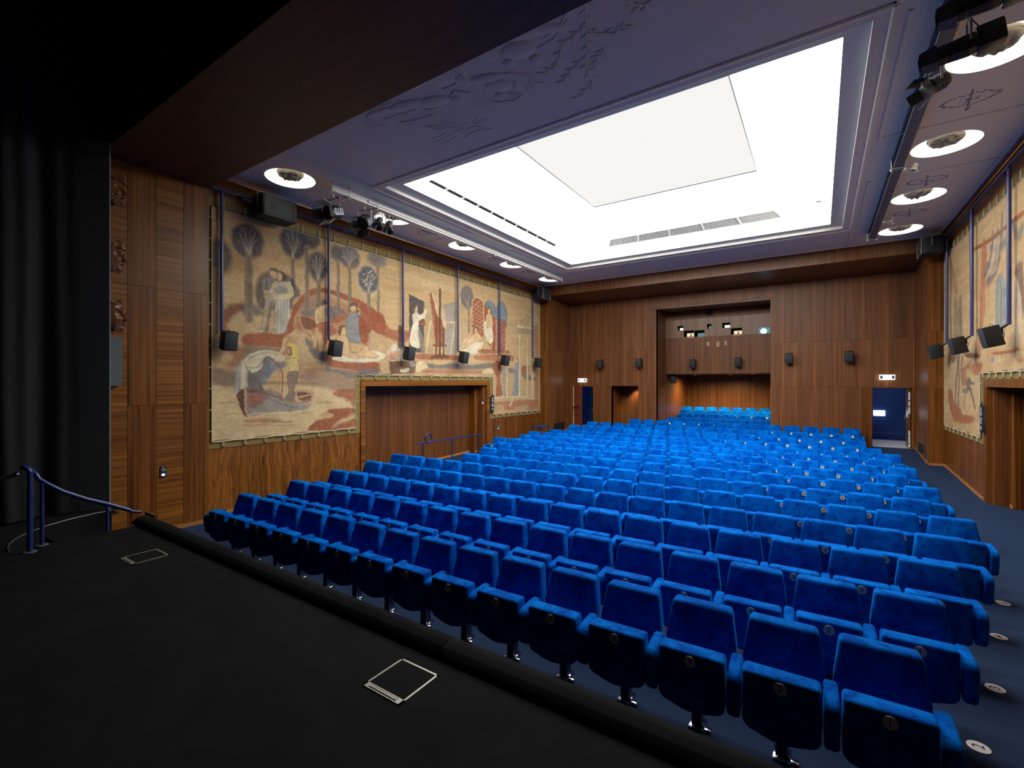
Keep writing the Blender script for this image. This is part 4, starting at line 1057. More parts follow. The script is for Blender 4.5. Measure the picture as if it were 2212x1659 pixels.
def vnoise(shape, cells, seed):
    r = np.random.RandomState(seed); a, b = cells
    g = r.rand(a+2, b+2); y = np.linspace(0, a, shape[0]); x = np.linspace(0, b, shape[1])
    yi = np.floor(y).astype(int); xi = np.floor(x).astype(int); fy = (y-yi)[:, None]; fx = (x-xi)[None, :]
    fy = fy*fy*(3-2*fy); fx = fx*fx*(3-2*fx)
    return (g[yi][:, xi]*(1-fx)+g[yi][:, xi+1]*fx)*(1-fy)+(g[yi+1][:, xi]*(1-fx)+g[yi+1][:, xi+1]*fx)*fy
def smooth_loop(P, closed=True, k=5):
    n = len(P); out = []
    rngi = range(n) if closed else range(n-1)
    for i in rngi:
        g = (lambda j: P[j % n]) if closed else (lambda j: P[min(max(j, 0), n-1)])
        p0, p1, p2, p3 = g(i-1), g(i), g(i+1), g(i+2)
        for q in range(k):
            t = q/k; t2 = t*t; t3 = t2*t
            out.append(.5*((2*p1)+(-p0+p2)*t+(2*p0-5*p1+4*p2-p3)*t2+(-p0+3*p1-3*p2+p3)*t3))
    if not closed: out.append(P[-1])
    return np.array(out)
def paint(ops, y0, y1, z0, z1, base, ny, nz, seed):
    Y, Z = np.meshgrid(np.linspace(y0, y1, ny), np.linspace(z0, z1, nz))
    wy = (vnoise(Y.shape, (60, 150), seed)-.5)*.03+(vnoise(Y.shape, (160, 400), seed+1)-.5)*.012
    wz = (vnoise(Y.shape, (60, 150), seed+2)-.5)*.03+(vnoise(Y.shape, (160, 400), seed+3)-.5)*.012
    Yw, Zw = Y+wy, Z+wz
    img = np.empty(Y.shape+(3,)); img[:] = hexc(base)
    st = vnoise(Y.shape, (90, 14), seed+5)*.6+vnoise(Y.shape, (200, 60), seed+6)*.4
    img *= (1+.26*(st-.5))[..., None]
    dy = (y1-y0)/(ny-1); dz = (z1-z0)/(nz-1)
    rough = vnoise(Y.shape, (120, 300), seed+8)*.6+vnoise(Y.shape, (nz//3, ny//3), seed+9)*.4
    shade = vnoise(Y.shape, (26, 70), seed+14)*.6+vnoise(Y.shape, (60, 160), seed+15)*.4
    big = vnoise(Y.shape, (7, 12), seed+16)*.5+vnoise(Y.shape, (18, 30), seed+17)*.5
    for kind, col, al, fe, par, pts in ops:
        c = np.array(hexc(col)); P = np.array(pts, float).reshape(-1, 2)
        if kind == 'e':
            (cy, cz), (ry, rz) = P; ry = max(ry, .02); rz = max(rz, .02); m = fe
            lo = (cy-ry-m, cz-rz-m); hi = (cy+ry+m, cz+rz+m)
        else:
            if kind == 'f' and par: P = smooth_loop(P)
            if kind == 's' and len(P) > 2: P = smooth_loop(P, False)
            m = fe + (par if kind == 's' else 0)
            lo = P.min(0)-m-.06; hi = P.max(0)+m+.06
        i0 = max(0, int((lo[0]-y0)/dy)); i1 = min(ny, int((hi[0]-y0)/dy)+2); j0 = max(0, int((lo[1]-z0)/dz)); j1 = min(nz, int((hi[1]-z0)/dz)+2)
        if i1 <= i0 or j1 <= j0: continue
        y = Yw[j0:j1, i0:i1]; z = Zw[j0:j1, i0:i1]
        if kind == 'e':
            d = np.sqrt(((y-cy)/ry)**2+((z-cz)/rz)**2); sd = (1-d)*min(ry, rz)
        else:
            dist = np.full(y.shape, 1e9); inside = np.zeros(y.shape, bool)
            n = len(P)
            for i in range(n if kind == 'f' else n-1):
                a = P[i]; b = P[(i+1) % n]; ab = b-a; L = (ab**2).sum()
                if L < 1e-10: continue
                t = np.clip(((y-a[0])*ab[0]+(z-a[1])*ab[1])/L, 0, 1)
                dist = np.minimum(dist, (y-a[0]-t*ab[0])**2+(z-a[1]-t*ab[1])**2)
                if kind == 'f' and a[1] != b[1]:
                    cnd = ((a[1] > z) != (b[1] > z)) & (y < (b[0]-a[0])*(z-a[1])/(b[1]-a[1])+a[0]); inside ^= cnd
            dist = np.sqrt(dist); sd = np.where(inside, dist, -dist) if kind == 'f' else par/2-dist
        k = np.clip(sd/max(fe, .012)+.5, 0, 1); k = k*k*(3-2*k)
        k = k*al*(.78+.44*rough[j0:j1, i0:i1]).clip(0, 1)
        sub = img[j0:j1, i0:i1]
        cc = c*(.80+.40*shade[j0:j1, i0:i1, None])
        sub = sub*(1-k[..., None])+cc*k[..., None]
        if kind == 'f' and fe <= .035:      # brush-drawn contour
            e = np.clip(1-np.abs(sd)/.020, 0, 1)*.55*al*rough[j0:j1, i0:i1]*1.4
            sub = sub*(1-e[..., None])+np.array(hexc('43362e'))*e[..., None]
        img[j0:j1, i0:i1] = sub
    img *= (.9+.2*vnoise(Y.shape, (nz//4, ny//4), seed+11))[..., None]
    k = (np.clip((.62-big)*1.6, 0, 1)*.30)[..., None]
    img = img*(1-k)+img*np.array((.72, .58, .44))*k
    return Y, Z, img.clip(0, 1)

def mural(s, ops, base, seed, label, NY=1000, NZ=400):
    X = lambda d: side(s, d)
    root = tag(empty('painted_mural'), label, 'mural')
    y0, y1, z0, z1 = 4.36, 17.24, 1.475, 6.14
    n0, n1, nzt = 7.78, 13.85, 2.86          # notch over the portal
    Y, Z, img = paint(ops, y0, y1, z0, z1, base, NY, NZ, seed)
    x = X(6.455)
    keep = ~((Y > n0) & (Y < n1) & (Z < nzt))
    idx = -np.ones(Y.size, int); kf = keep.ravel(); idx[kf] = np.arange(kf.sum())
    sag = .006*np.sin(Y*7.3)*np.sin(Z*5.1)
    V = np.stack([np.full(Y.size, x)+s*sag.ravel(), Y.ravel(), Z.ravel()], 1)[kf]
    g = np.arange(Y.size).reshape(Y.shape)
    q = np.stack([g[:-1, :-1], g[:-1, 1:], g[1:, 1:], g[1:, :-1]], -1).reshape(-1, 4)
    q = idx[q]; q = q[(q >= 0).all(1)]
    if s > 0: q = q[:, ::-1]
    me = bpy.data.meshes.new('canvas')
    me.vertices.add(len(V)); me.vertices.foreach_set('co', V.astype(np.float32).ravel())
    me.loops.add(q.size); me.loops.foreach_set('vertex_index', q.astype(np.int32).ravel())
    me.polygons.add(len(q)); me.polygons.foreach_set('loop_start', (np.arange(len(q))*4).astype(np.int32))
    me.update(calc_edges=True)
    a = me.attributes.new('paint', 'FLOAT_COLOR', 'POINT')
    a.data.foreach_set('color', np.concatenate([img.reshape(-1, 3)[kf], np.ones((kf.sum(), 1))], 1).astype(np.float32).ravel())
    me.materials.append(M['mural']); me.validate()
    obj('canvas', me, root)
    # olive backing board seen all round the canvas
    out = [(4.19, 1.335), (7.94, 1.335), (7.94, PZ+.16), (13.68, PZ+.16), (13.68, 1.335), (17.40, 1.335), (17.40, 6.325), (4.19, 6.325)]
    xa = X(6.49); MB().prism(out, 'x', min(xa, X(6.478)), max(xa, X(6.478))).build('backing_board', M['backing'], root)
    ed = [(y0, z0), (n0, z0), (n0, nzt), (n1, nzt), (n1, z0), (y1, z0), (y1, z1), (y0, z1)]
    xr = X(6.448)
    for i in range(8):
        p, q_ = ed[i], ed[(i+1) % 8]; L = math.hypot(q_[0]-p[0], q_[1]-p[1]); k = max(2, int(L/.42))
        pts = []
        for j in range(k*4+1):
            t_ = j/(k*4); sg = .012*math.sin(math.pi*(j % 4)/4)
            yy, zz = p[0]+(q_[0]-p[0])*t_, p[1]+(q_[1]-p[1])*t_
            pts.append((xr, yy, zz-sg))
        MB().tube(pts, .009, 5).build('edge_rope', M['rope'], root, smooth=60)
        MB().tube([(xr+s*.012, a_[1], a_[2]+.02) for a_ in pts[::4]], .006, 4).build('edge_cord', M['cord'], root)
        # outward direction for lacing ties
        if p[1] == q_[1]: out_d = (0, -1 if (i in (0, 2, 4)) else 1)
        else: out_d = ((1, 0) if i in (1, 5) else (-1, 0))
        if i in (0, 2, 4, 6):
            for j in range(k):
                t_ = (j+.5)/k; yy, zz = p[0]+(q_[0]-p[0])*t_, p[1]+(q_[1]-p[1])*t_
                ln = .105 if out_d[1] < 0 else .165
                ties.append((root, xr, yy, zz, out_d[1]*ln))
        else:
            for j in range(k):
                t_ = (j+.5)/k; zz = p[1]+(q_[1]-p[1])*t_
                hook.append((root, xr, p[0]+out_d[0]*.04, zz))
    return root
ties = []; hook = []
mural(-1, MURAL_L, 'c5a679', 21, 'large painted canvas mural of trees, a boat and figures on the left wall')
mural(1, MURAL_R, 'c2a47a', 77, 'painted canvas mural with draped figures and a dog on the right wall', 640, 300)
tie_me = {}
for (root, x, y, z, ln) in ties:
    key = round(ln, 3)
    if key not in tie_me:
        tie_me[key] = MB().tube([(0, -.022, 0), (0, -.006, ln), (0, .006, ln), (0, .022, 0)], .007, 5).me('lacing_tie', M['rope'], 60)
    obj('lacing_tie', tie_me[key], root, (x, y, z))
hk = MB().tube([(0, -.035, .012), (0, 0, -.012), (0, .035, .012)], .008, 5).me('lacing_tie', M['rope'], 60)
for (root, x, y, z) in hook: obj('lacing_tie', hk, root, (x, y, z))
pin = MB().ball((0, 0, 0), (.012, .014, .022), 6, 4).me('hook', M['mask'], 60)
for (root, x, y, z, ln) in ties:
    if ln < 0: obj('hook', pin, root, (x, y, z+ln-.012))

# hanging text tags beside the portals
def hang_tag(x, y, z, s, label):
    o = tag(empty('text_plaque', (x, y, z)), label, 'plaque', 'black text plaques hung beside the portals')
    prof = [(-.095, -.29), (-.06, -.32), (.06, -.32), (.095, -.29), (.095, .25), (0, .33), (-.095, .25)]
    MB().prism(prof, 'x', -.008, .008, .002, 1).build('board', M['print'], o)
    MB().tube([(0, 0, .31), (0, 0, .95)], .004, 4).build('cord', M['rope'], o)
    for k in range(13):
        if k in (5, 10): continue
        zz = .20-.036*k; wd = .06 if k else .035
        a = -s*.010
        MB().box(min(a, 0), max(a, 0), -wd+(.012*(k % 3)), wd-.01*((k*7) % 4), zz-.009, zz+.009).build('text_line', M['tagtext'], o)
    return o
hang_tag(-9.98, 13.76, 1.90, -1, 'black hanging text plaque beside the left portal')
hang_tag(2.84, 13.56, 1.92, 1, 'black hanging text plaque beside the right portal')

# accessibility call buttons
def call_button(x, y, z, sc_, label):
    o = tag(empty('call_button', (x, y, z)), label, 'call button', 'blue lit wheelchair call buttons'); o.scale = (1, sc_, sc_)
    pts = [(.05*math.cos(a), (.06 if math.sin(a) > 0 else -.06)+.05*math.sin(a)) for a in [k*math.pi/10 for k in range(20)]]
    MB().prism(pts, 'x', 0, .012, .002, 1).build('plate', M['print'], o)
    ic = MB(); xx = .0135
    ic.tube([(xx, .005+.026*math.cos(a), .040+.026*math.sin(a)) for a in [math.pi*(.75+k*.115) for k in range(11)]], .0042, 5)
    ic.tube([(xx, -.004, .078), (xx, .0, .045), (xx, .024, .045), (xx, .034, .022)], .0045, 5); ic.ball((xx, -.006, .088), (.004, .008, .008), 8, 5)
    ic.build('wheelchair_symbol', M['white'], o)
    MB().ball((.012, 0, -.055), (.008, .028, .02), 12, 6).build('lit_button', M['emit_blue'], o, smooth=60)
    return o
call_button(-9.699, 3.432, 1.075, 1.0, 'blue lit wheelchair call button on the proscenium wall')
call_button(-10.055, 14.20, .985, 1.0, 'blue lit wheelchair call button under the far end of the mural')
for y in (16.80, 17.08):
    pb = tag(empty('socket_plate', (-10.056, y, 1.02)), 'brown socket plate low on the left wall, %s the corner' % ('farther from' if y < 17 else 'nearest'), 'socket', 'brown socket plates')
    MB().rbox((0, 0, 0), (.02, .20, .24), .004, 1).build('plate', M['slot_dark'], pb); MB().rbox((.012, .0, 0), (.01, .05, .05), .003, 1).build('latch', M['fixture_grey'], pb)

# ================================================================== rear: pilasters, header, returns, rear wall
RY = 19.5
rear = struct(empty('wall_rear'), 'slotted wooden rear wall of the hall')
hd = struct(empty('trim_header'), 'wooden header across the rear of the hall')
for i in range(8):
    x0 = -10.06+12.98*i/8; boardY('header_board', M['ven_rear'], hd, x0, x0+12.98/8, 6.355, 6.80, 17.40, .03, .001)
V = [(-9.75, 17.42, 6.358), (2.61, 17.42, 6.358), (2.61, 19.6, 6.25), (-9.75, 19.6, 6.25)]
MB().add(V+[(a, b, c+.05) for a, b, c in V], [(0, 1, 2, 3), (7, 6, 5, 4), (0, 4, 5, 1), (2, 6, 7, 3)]).build('soffit_board', M['ven_rear'], hd)
for s, nm in ((-1, 'left'), (1, 'right')):
    X = lambda d: side(s, d)
    pl = struct(empty('wall_pilaster_'+nm), 'veneered pilaster and slotted return beside the rear wall')
    for z0, z1 in ((.30, 2.50), (2.50, 4.10), (4.10, 6.355)):
        a, b = sorted((X(6.13), X(6.49)))
        boardY('panel', M['ven_v'], pl, a, b, z0, z1, 17.40, .03, .0015)
    MB().box(min(X(6.155), X(6.6)), max(X(6.155), X(6.6)), 17.43, 19.6, 0, 6.8).build('core', M['ven_v'], pl)
    ye = [17.40, 18.02, 18.66, 19.30, 19.5]
    for k, (a, b) in enumerate(zip(ye, ye[1:])):
        for z0, z1 in ((.33, 2.50), (2.50, 4.10), (4.10, 6.34)): boardX('return_panel', M['slot'] if k < 3 else M['ven_rear'], pl, a, b, z0, z1, X(6.13), -s, .025, .002)
    gx = X(6.128)
    g_ = MB(); g_.box(min(gx, gx-s*.012), max(gx, gx-s*.012), 17.9, 18.95, .52, .86); g_.build('floor_vent', M['print'], pl)
    fr = MB(); xx = gx-s*.014; fr.tube([(xx, 17.9, .52), (xx, 18.95, .52), (xx, 18.95, .86), (xx, 17.9, .86)], .012, 4, True); fr.build('vent_frame', M['slot_dark'], pl)
    for a, b in ((17.385, 19.5),):
        z0, z1 = lerp_tab(AISLE, a), lerp_tab(AISLE, b); xa, xb = sorted((X(6.13), X(6.115)))
        MB().add([(xa, a, z0-.02), (xb, a, z0-.02), (xb, b, z1-.02), (xa, b, z1-.02), (xa, a, z0+.065), (xb, a, z0+.065), (xb, b, z1+.065), (xa, b, z1+.065)], [(0, 3, 2, 1), (4, 5, 6, 7), (0, 1, 5, 4), (1, 2, 6, 5), (2, 3, 7, 6), (3, 0, 4, 7)]).build('baseboard', M['base'], pl)
    xa, xb = sorted((X(6.115), X(6.5))); MB().box(xa, xb, 17.385, 17.40, .30, .39).build('baseboard', M['base'], pl)

# core of the rear wall with its openings
def core(x0, x1, z0, z1, y0=RY+.025, y1=RY+.22, mat='ven_rear', nm='core'):
    return MB().box(x0, x1, y0, y1, z0, z1).build(nm, M[mat], rear)
ZH = 2.51
core(-9.9, -9.68, 0, 6.4); core(-9.68, -8.34, ZH, 6.4); core(-8.34, -7.66, 0, 6.4); core(-7.66, -6.45, ZH, 6.4); core(-6.45, -5.68, 0, 6.4)
core(-5.68, -1.5, 5.77, 6.4); core(-1.5, 1.17, 0, 6.4); core(1.17, 2.53, ZH, 6.4); core(2.53, 2.75, 0, 6.4)
Lc = [-9.71, -9.01, -8.34, -7.66, -7.08, -6.455, -6.09]; Rc = [-1.5, -1.125, -.733, -.129, .487, 1.172, 1.84, 2.555]
for i in range(6):
    a, b = Lc[i], Lc[i+1]
    for z0, z1, mt in ((4.11, 6.25, 'slot'), (ZH, 4.11, 'ven_rear' if i < 2 else 'slot')): boardY('panel', M[mt], rear, a, b, z0, z1, RY, .025, .003)
    if i in (2, 5): boardY('panel', M['slot'], rear, a, b, .2, ZH, RY, .025, .003)
boardY('pilaster_panel', M['slot'], rear, -6.055, -5.68, .2, ZH, RY-.03, .055, .003); boardY('pilaster_panel', M['slot'], rear, -6.055, -5.68, ZH, 5.765, RY-.03, .055, .003)
for i in range(7):
    a, b = Rc[i], Rc[i+1]
    z_top = 5.765 if i == 0 else 6.25
    boardY('panel', M['slot'], rear, a, b, 4.11, z_top, RY, .025, .003)
    boardY('panel', M['slot'], rear, a, b, ZH, 4.11, RY, .025, .003)
    if i < 5: boardY('panel', M['slot'], rear, a, b, .2, ZH, RY, .025, .003)
Tc = [-6.09, -5.73, -5.02, -4.26, -3.57, -2.87, -2.18, -1.5, -1.125]
for a, b in zip(Tc, Tc[1:]): boardY('lintel_panel', M['slot'], rear, a, b, 5.775, 6.25, RY-.005, .03, .003)
# recess for the projection booth
bo = struct(empty('wall_booth'), 'projection booth front set back in the rear wall')
BY = 20.9; BX0, BX1 = -5.68, -1.50
MB().box(BX0-.1, BX0, RY+.02, 25.2, 0, 5.9).build('side_wall', M['slot_dark'], bo); MB().box(BX1, BX1+.1, RY+.02, 25.2, 0, 5.9).build('side_wall', M['slot_dark'], bo)
MB().box(BX0, BX1, RY+.02, BY+.3, 5.72, 5.85).build('recess_top', M['ven_rear'], bo)
MB().box(BX0, BX1, BY+.03, 25.2, 3.03, 3.12).build('booth_floor', M['ven_rear'], bo)
xb = [BX0+(BX1-BX0)*k/6 for k in range(7)]
for a, b in zip(xb, xb[1:]):
    boardY('booth_panel', M['slot'], bo, a, b, 3.03, 4.60, BY, .03, .004); boardY('booth_panel', M['slot'], bo, a, b, 5.40, 5.70, BY, .03, .003)
def wy(u, v):   # wall coordinates of a point on the booth front, measured from the photograph
    r_ = (u-1106)/1001.3; k = BY/(math.cos(TH)+r_*math.sin(TH)); return ((-math.sin(TH)+r_*math.cos(TH))*k, 2.65+(826.8-v)/1001.3*k)
WIN = [(1463.5, 1476, 704.6, 713.6, 'emit_white', .75), (1477, 1498.7, 714.8, 726.5, 'emit_warm', .6), (1500.3, 1521.7, 714.3, 726.2, 'emit_teal', .5), (1527, 1536.7, 700.4, 709.4, 'emit_teal', .3),
       (1560, 1577, 697.6, 707.6, 'emit_white', .6), (1578.8, 1602.5, 709.4, 721, 'emit_warm', .5), (1638, 1663.5, 707.6, 719.5, None, 0), (1526, 1539.5, 672, 681.5, None, -1)]
WR2 = []
for u0, u1, v0, v1, mt, k in WIN:
    x0, zt = wy(u0, v0); x1, zb = wy(u1, v1); WR2.append((x0, min(x1, BX1-.06), zb, zt, mt, k))
xm = -3.63
for (a, b) in ((BX0, xm), (xm, BX1)):
    hs = [rect(w_[0], w_[1], w_[2], w_[3]) for w_ in WR2[:7] if a < w_[0] < b]
    V, F = face_with_holes(rect(a+.003, b-.003, 4.603, 5.397), hs, lambda p, q: (p, BY+.004, q))
    obj('window_board', mesh('window_board', V, F, M['ven_booth']), bo)
MB().box(BX0, BX1, BY+.30, BY+.32, 4.6, 5.4).build('booth_inside', M['void'], bo)
for i, (x0, x1, z0, z1, mt, k) in enumerate(WR2):
    wn = struct(empty('window_%d' % (i+1)), 'small projection booth window')
    fr = MB(); d = .012
    y0, y1 = BY-.004, BY+.11
    fr.box(x0-d, x0, y0, y1, z0-d, z1+d); fr.box(x1, x1+d, y0, y1, z0-d, z1+d); fr.box(x0, x1, y0, y1, z1, z1+d); fr.box(x0, x1, y0, y1, z0-d, z0)
    fr.build('window_frame', M['ven_rear'] if k >= 0 else M['print'], wn)
    w_, h_ = x1-x0, z1-z0
    if mt: MB().box(x0+.22*w_, x1-.02, BY+.20, BY+.21, z0-.05, z0+h_*.62).build('lit_interior', M[mt], wn)
    if mt in ('emit_warm', 'emit_teal'): MB().box(x0+.55*w_, x0+.72*w_, BY+.17, BY+.18, z0, z0+h_*.5).build('equipment', M['fixture_grey'], wn)
    if k == 0:
        MB().box(x0-.05, x1+.05, BY+.24, BY+.26, z0-.05, z1+.05).build('teal_interior', M['emit_teal'], wn)
        MB().lathe([(.11, 0), (.11, .03), (.085, .04), (0, .045)], 20, Matrix.Translation((x0+w_*.42, BY+.19, z0+h_*.42)) @ Matrix.Rotation(R(90), 4, 'X')).build('projector_lens', M['emit_proj'], wn)
    if k < 0: MB().box(x0, x1, BY-.003, BY+.001, z0, z1).build('dark_cover', M['print'], wn)
for u0, u1, v0, v1 in ((1526.6, 1532.8, 738.5, 746.9), (1547.4, 1554.3, 737.8, 749), (1564.7, 1570.2, 736.5, 745.5)):
    x0, zt = wy(u0, v0); x1, zb = wy(u1, v1); MB().box(x0, x1, BY-.006, BY+.002, zb, zt).build('repair_patch', M['wood_tan'], bo)
# under the booth
for i in range(7):
    a = BX0+(BX1-BX0)*i/7; b = BX0+(BX1-BX0)*(i+1)/7; boardY('rear_panel', M['slot_dark'], bo, a, b, .5, 3.03, 25.0, .03, .004)
for a, b in ((20.95, 22.4), (22.4, 23.8), (23.8, 24.98)): boardX('side_panel', M['slot_dark'], bo, a, b, .5, 3.02, BX0+.02, 1, .02, .004)
def downlight(x, y, z, label, power, r=.06, spot=84):
    o = tag(empty('downlight', (x, y, z)), label, 'lamp', 'small warm recessed downlights')
    MB().lathe([(r, 0), (r, -.006), (r*1.25, -.006), (r*1.25, .002)], 16).build('ring', M['fixture_white'], o)
    MB().lathe([(r, -.002), (0, -.002)], 16).build('diffuser', M['emit_spot'], o)
    ld = bpy.data.lights.new('downlight_bulb', 'SPOT'); ld.energy = power; ld.color = (1, .72, .36); ld.spot_size = R(min(170, spot*2)); ld.spot_blend = .9; ld.shadow_soft_size = .05
    lo = bpy.data.objects.new('bulb', ld); link(lo, o); lo.location = (0, 0, -.03)
downlight(-2.35, 21.9, 3.028, 'warm downlight under the projection booth, right of centre', 420)
downlight(-4.85, 22.9, 3.028, 'warm downlight under the projection booth, left of centre', 420)
downlight(-3.4, 23.4, 3.028, 'warm downlight under the projection booth, nearest the back', 420)
# niche beside the recess
ni = struct(empty('wall_niche'), 'open wood lined niche in the rear wall')
MB().box(-7.72, -7.66, RY+.02, 21.0, 0, ZH+.05).build('cheek', M['slot_dark'], ni); MB().box(-6.45, -6.39, RY+.02, 21.0, 0, ZH+.05).build('cheek', M['slot_dark'], ni)
MB().box(-7.66, -6.45, RY+.02, 21.0, ZH, ZH+.05).build('head', M['slot_dark'], ni)
for a, b in ((-7.66, -7.05), (-7.05, -6.45)): boardY('niche_panel', M['slot'], ni, a, b, .4, ZH, 20.75, .03, .003)
MB().box(-7.66, -6.45, 19.5, 20.8, .50, .53).build('niche_floor', M['carpet'], ni)
downlight(-6.9, 20.55, ZH-.003, 'warm downlight in the rear niche', 90, .05, 50)

# ------------------------------------------------------------------ rear exits
def corridor(x0, x1, nm, y1=22.0):
    c = struct(empty('wall_corridor_'+nm), 'dark blue corridor behind the exit')
    MB().box(x0-.06, x0, RY+.2, y1, .4, 3.0).build('corridor_side', M['bluewall'], c); MB().box(x1, x1+.06, RY+.2, y1, .4, 3.0).build('corridor_side', M['bluewall'], c)
    MB().box(x0-.06, x1+.06, y1, y1+.06, .4, 3.0).build('corridor_end', M['bluewall'], c); MB().box(x0-.06, x1+.06, RY+.2, y1, 2.95, 3.0).build('corridor_top', M['void'], c)
    MB().box(x0-.06, x1+.06, RY, y1, .50, .535).build('corridor_floor', M['corrfloor'], c)
    return c
def exit_sign(x, z, label, y=RY-.10):
    o = tag(empty('exit_sign', (x, y, z)), label, 'exit sign', 'lit exit signs')
    MB().rbox((0, .02, .10), (.36, .07, .035), .005, 1).build('mount', M['ven_booth'], o); MB().rbox((0, 0, 0), (.40, .03, .16), .004, 1).build('lit_panel', M['emit_sign'], o)
    for sx in (-1, 1):
        m = MB(); m.box(sx*.15-.035, sx*.15+.035, -.018, -.015, -.055, .055); m.build('pictogram', M['bluewall'], o)
        MB().prism([(sx*.15-.02, .0), (sx*.15+.02, .0), (sx*.15, -.035)], 'y', -.020, -.018).build('arrow', M['white'], o)
    return o
exit_sign(-9.03, 2.76, 'lit exit sign above the left rear doorway'); exit_sign(1.85, 2.83, 'lit exit sign above the right rear doorway')
corridor(-9.9, -8.1, 'left'); corridor(1.30, 2.72, 'right')
def door(n, parts, label):
    d = struct(empty('door_%d' % n), label)
    for nm, mt, x0, x1, y0, y1, z0, z1 in parts: MB().box(x0, x1, y0, y1, z0, z1).build(nm, M[mt], d)
    return d
door(1, [('jamb', 'ven_v', -9.69, -9.52, RY-.01, RY+.22, .45, ZH), ('jamb', 'ven_v', -8.52, -8.33, RY-.01, RY+.22, .45, ZH), ('head', 'ven_v', -9.6, -8.4, RY, RY+.22, ZH-.03, ZH)], 'left rear exit doorway')
d1 = tag(empty('door_leaf', (-9.50, RY+.04, .545)), 'open red-brown door leaf with push bar at the left exit', 'door')
d1.rotation_euler = (0, 0, R(-28))
MB().rbox((.30, 0, .975), (.56, .05, 1.95), .004, 1).build('leaf', M['doorleaf'], d1)
MB().box(-.02, .02, -.04, .03, 0, 1.95).build('hinge_strip', M['white'], d1)
MB().tube([(.05, -.05, 1.0), (.12, -.10, .96), (.2, -.10, .96), (.35, -.10, 1.0), (.47, -.10, 1.06), (.55, -.06, .98)], .018, 6).build('push_bar', M['print'], d1, smooth=60)
MB().box(.08, .46, -.032, -.026, .58, .66).build('kick_strip', M['slot_dark'], d1)
door(2, [('jamb', 'ven_v', 1.172, 1.47, RY-.03, RY+.22, .45, ZH), ('jamb', 'ven_v', 2.47, 2.555, RY-.01, RY+.22, .45, ZH), ('head', 'ven_v', 1.3, 2.5, RY, RY+.22, ZH-.03, ZH)], 'right rear exit doorway')
d2 = tag(empty('door_leaf', (2.42, RY+.03, .545)), 'narrow open door leaf seen edge-on at the right exit', 'door')
MB().rbox((.0, .27, .98), (.05, .5, 1.95), .004, 1).build('leaf', M['ven_v'], d2)
hs = [(.02, .14), (.16, .38), (.40, .55), (1.10, 1.32), (1.36, 1.50), (1.54, 1.80)]
for a, b in hs: MB().box(-.022, .022, -.004, .022, a, b).build('hinge_strip', M['white'], d2)
MB().tube([(-.04, .05, .95), (-.09, .1, .9), (-.09, .3, 1.05)], .018, 6).build('push_bar', M['print'], d2)
es = tag(empty('wall_lamp', (1.86, 21.94, 1.52)), 'bright white lit sign at the end of the right corridor', 'lamp')  # lit exit sign at the corridor end, built as a plain glowing box
MB().rbox((0, 0, 0), (.34, .05, .20), .01, 2).build('diffuser', M['emit_sign'], es); MB().rbox((0, .03, 0), (.30, .03, .16), .005, 1).build('mount', M['white'], es)
hr = tag(empty('corridor_handrail'), 'slim blue handrail at the end of the right corridor', 'handrail')
MB().tube([(1.32, 21.9, .78), (2.40, 21.9, .78), (2.52, 21.86, .74), (2.66, 21.2, .60), (2.68, 20.9, .80)], .018, 6).build('rail', M['railblue'], hr, smooth=60)
hr = tag(empty('corridor_handrail'), 'pale sloping handrail behind the left exit', 'handrail')
MB().tube([(-9.2, 20.9, 1.34), (-9.05, 21.0, 1.34), (-8.15, 21.6, .80)], .018, 6).build('rail', M['steel'], hr, smooth=60)
for x, p in ((-9.0, 10), (2.05, 16)):
    ld = bpy.data.lights.new('corridor_light', 'AREA'); ld.energy = p; ld.size = .5; ld.color = (.75, .85, 1)
    lo = bpy.data.objects.new('corridor_light', ld); lo.location = (x, 20.7, 2.9); link(lo)

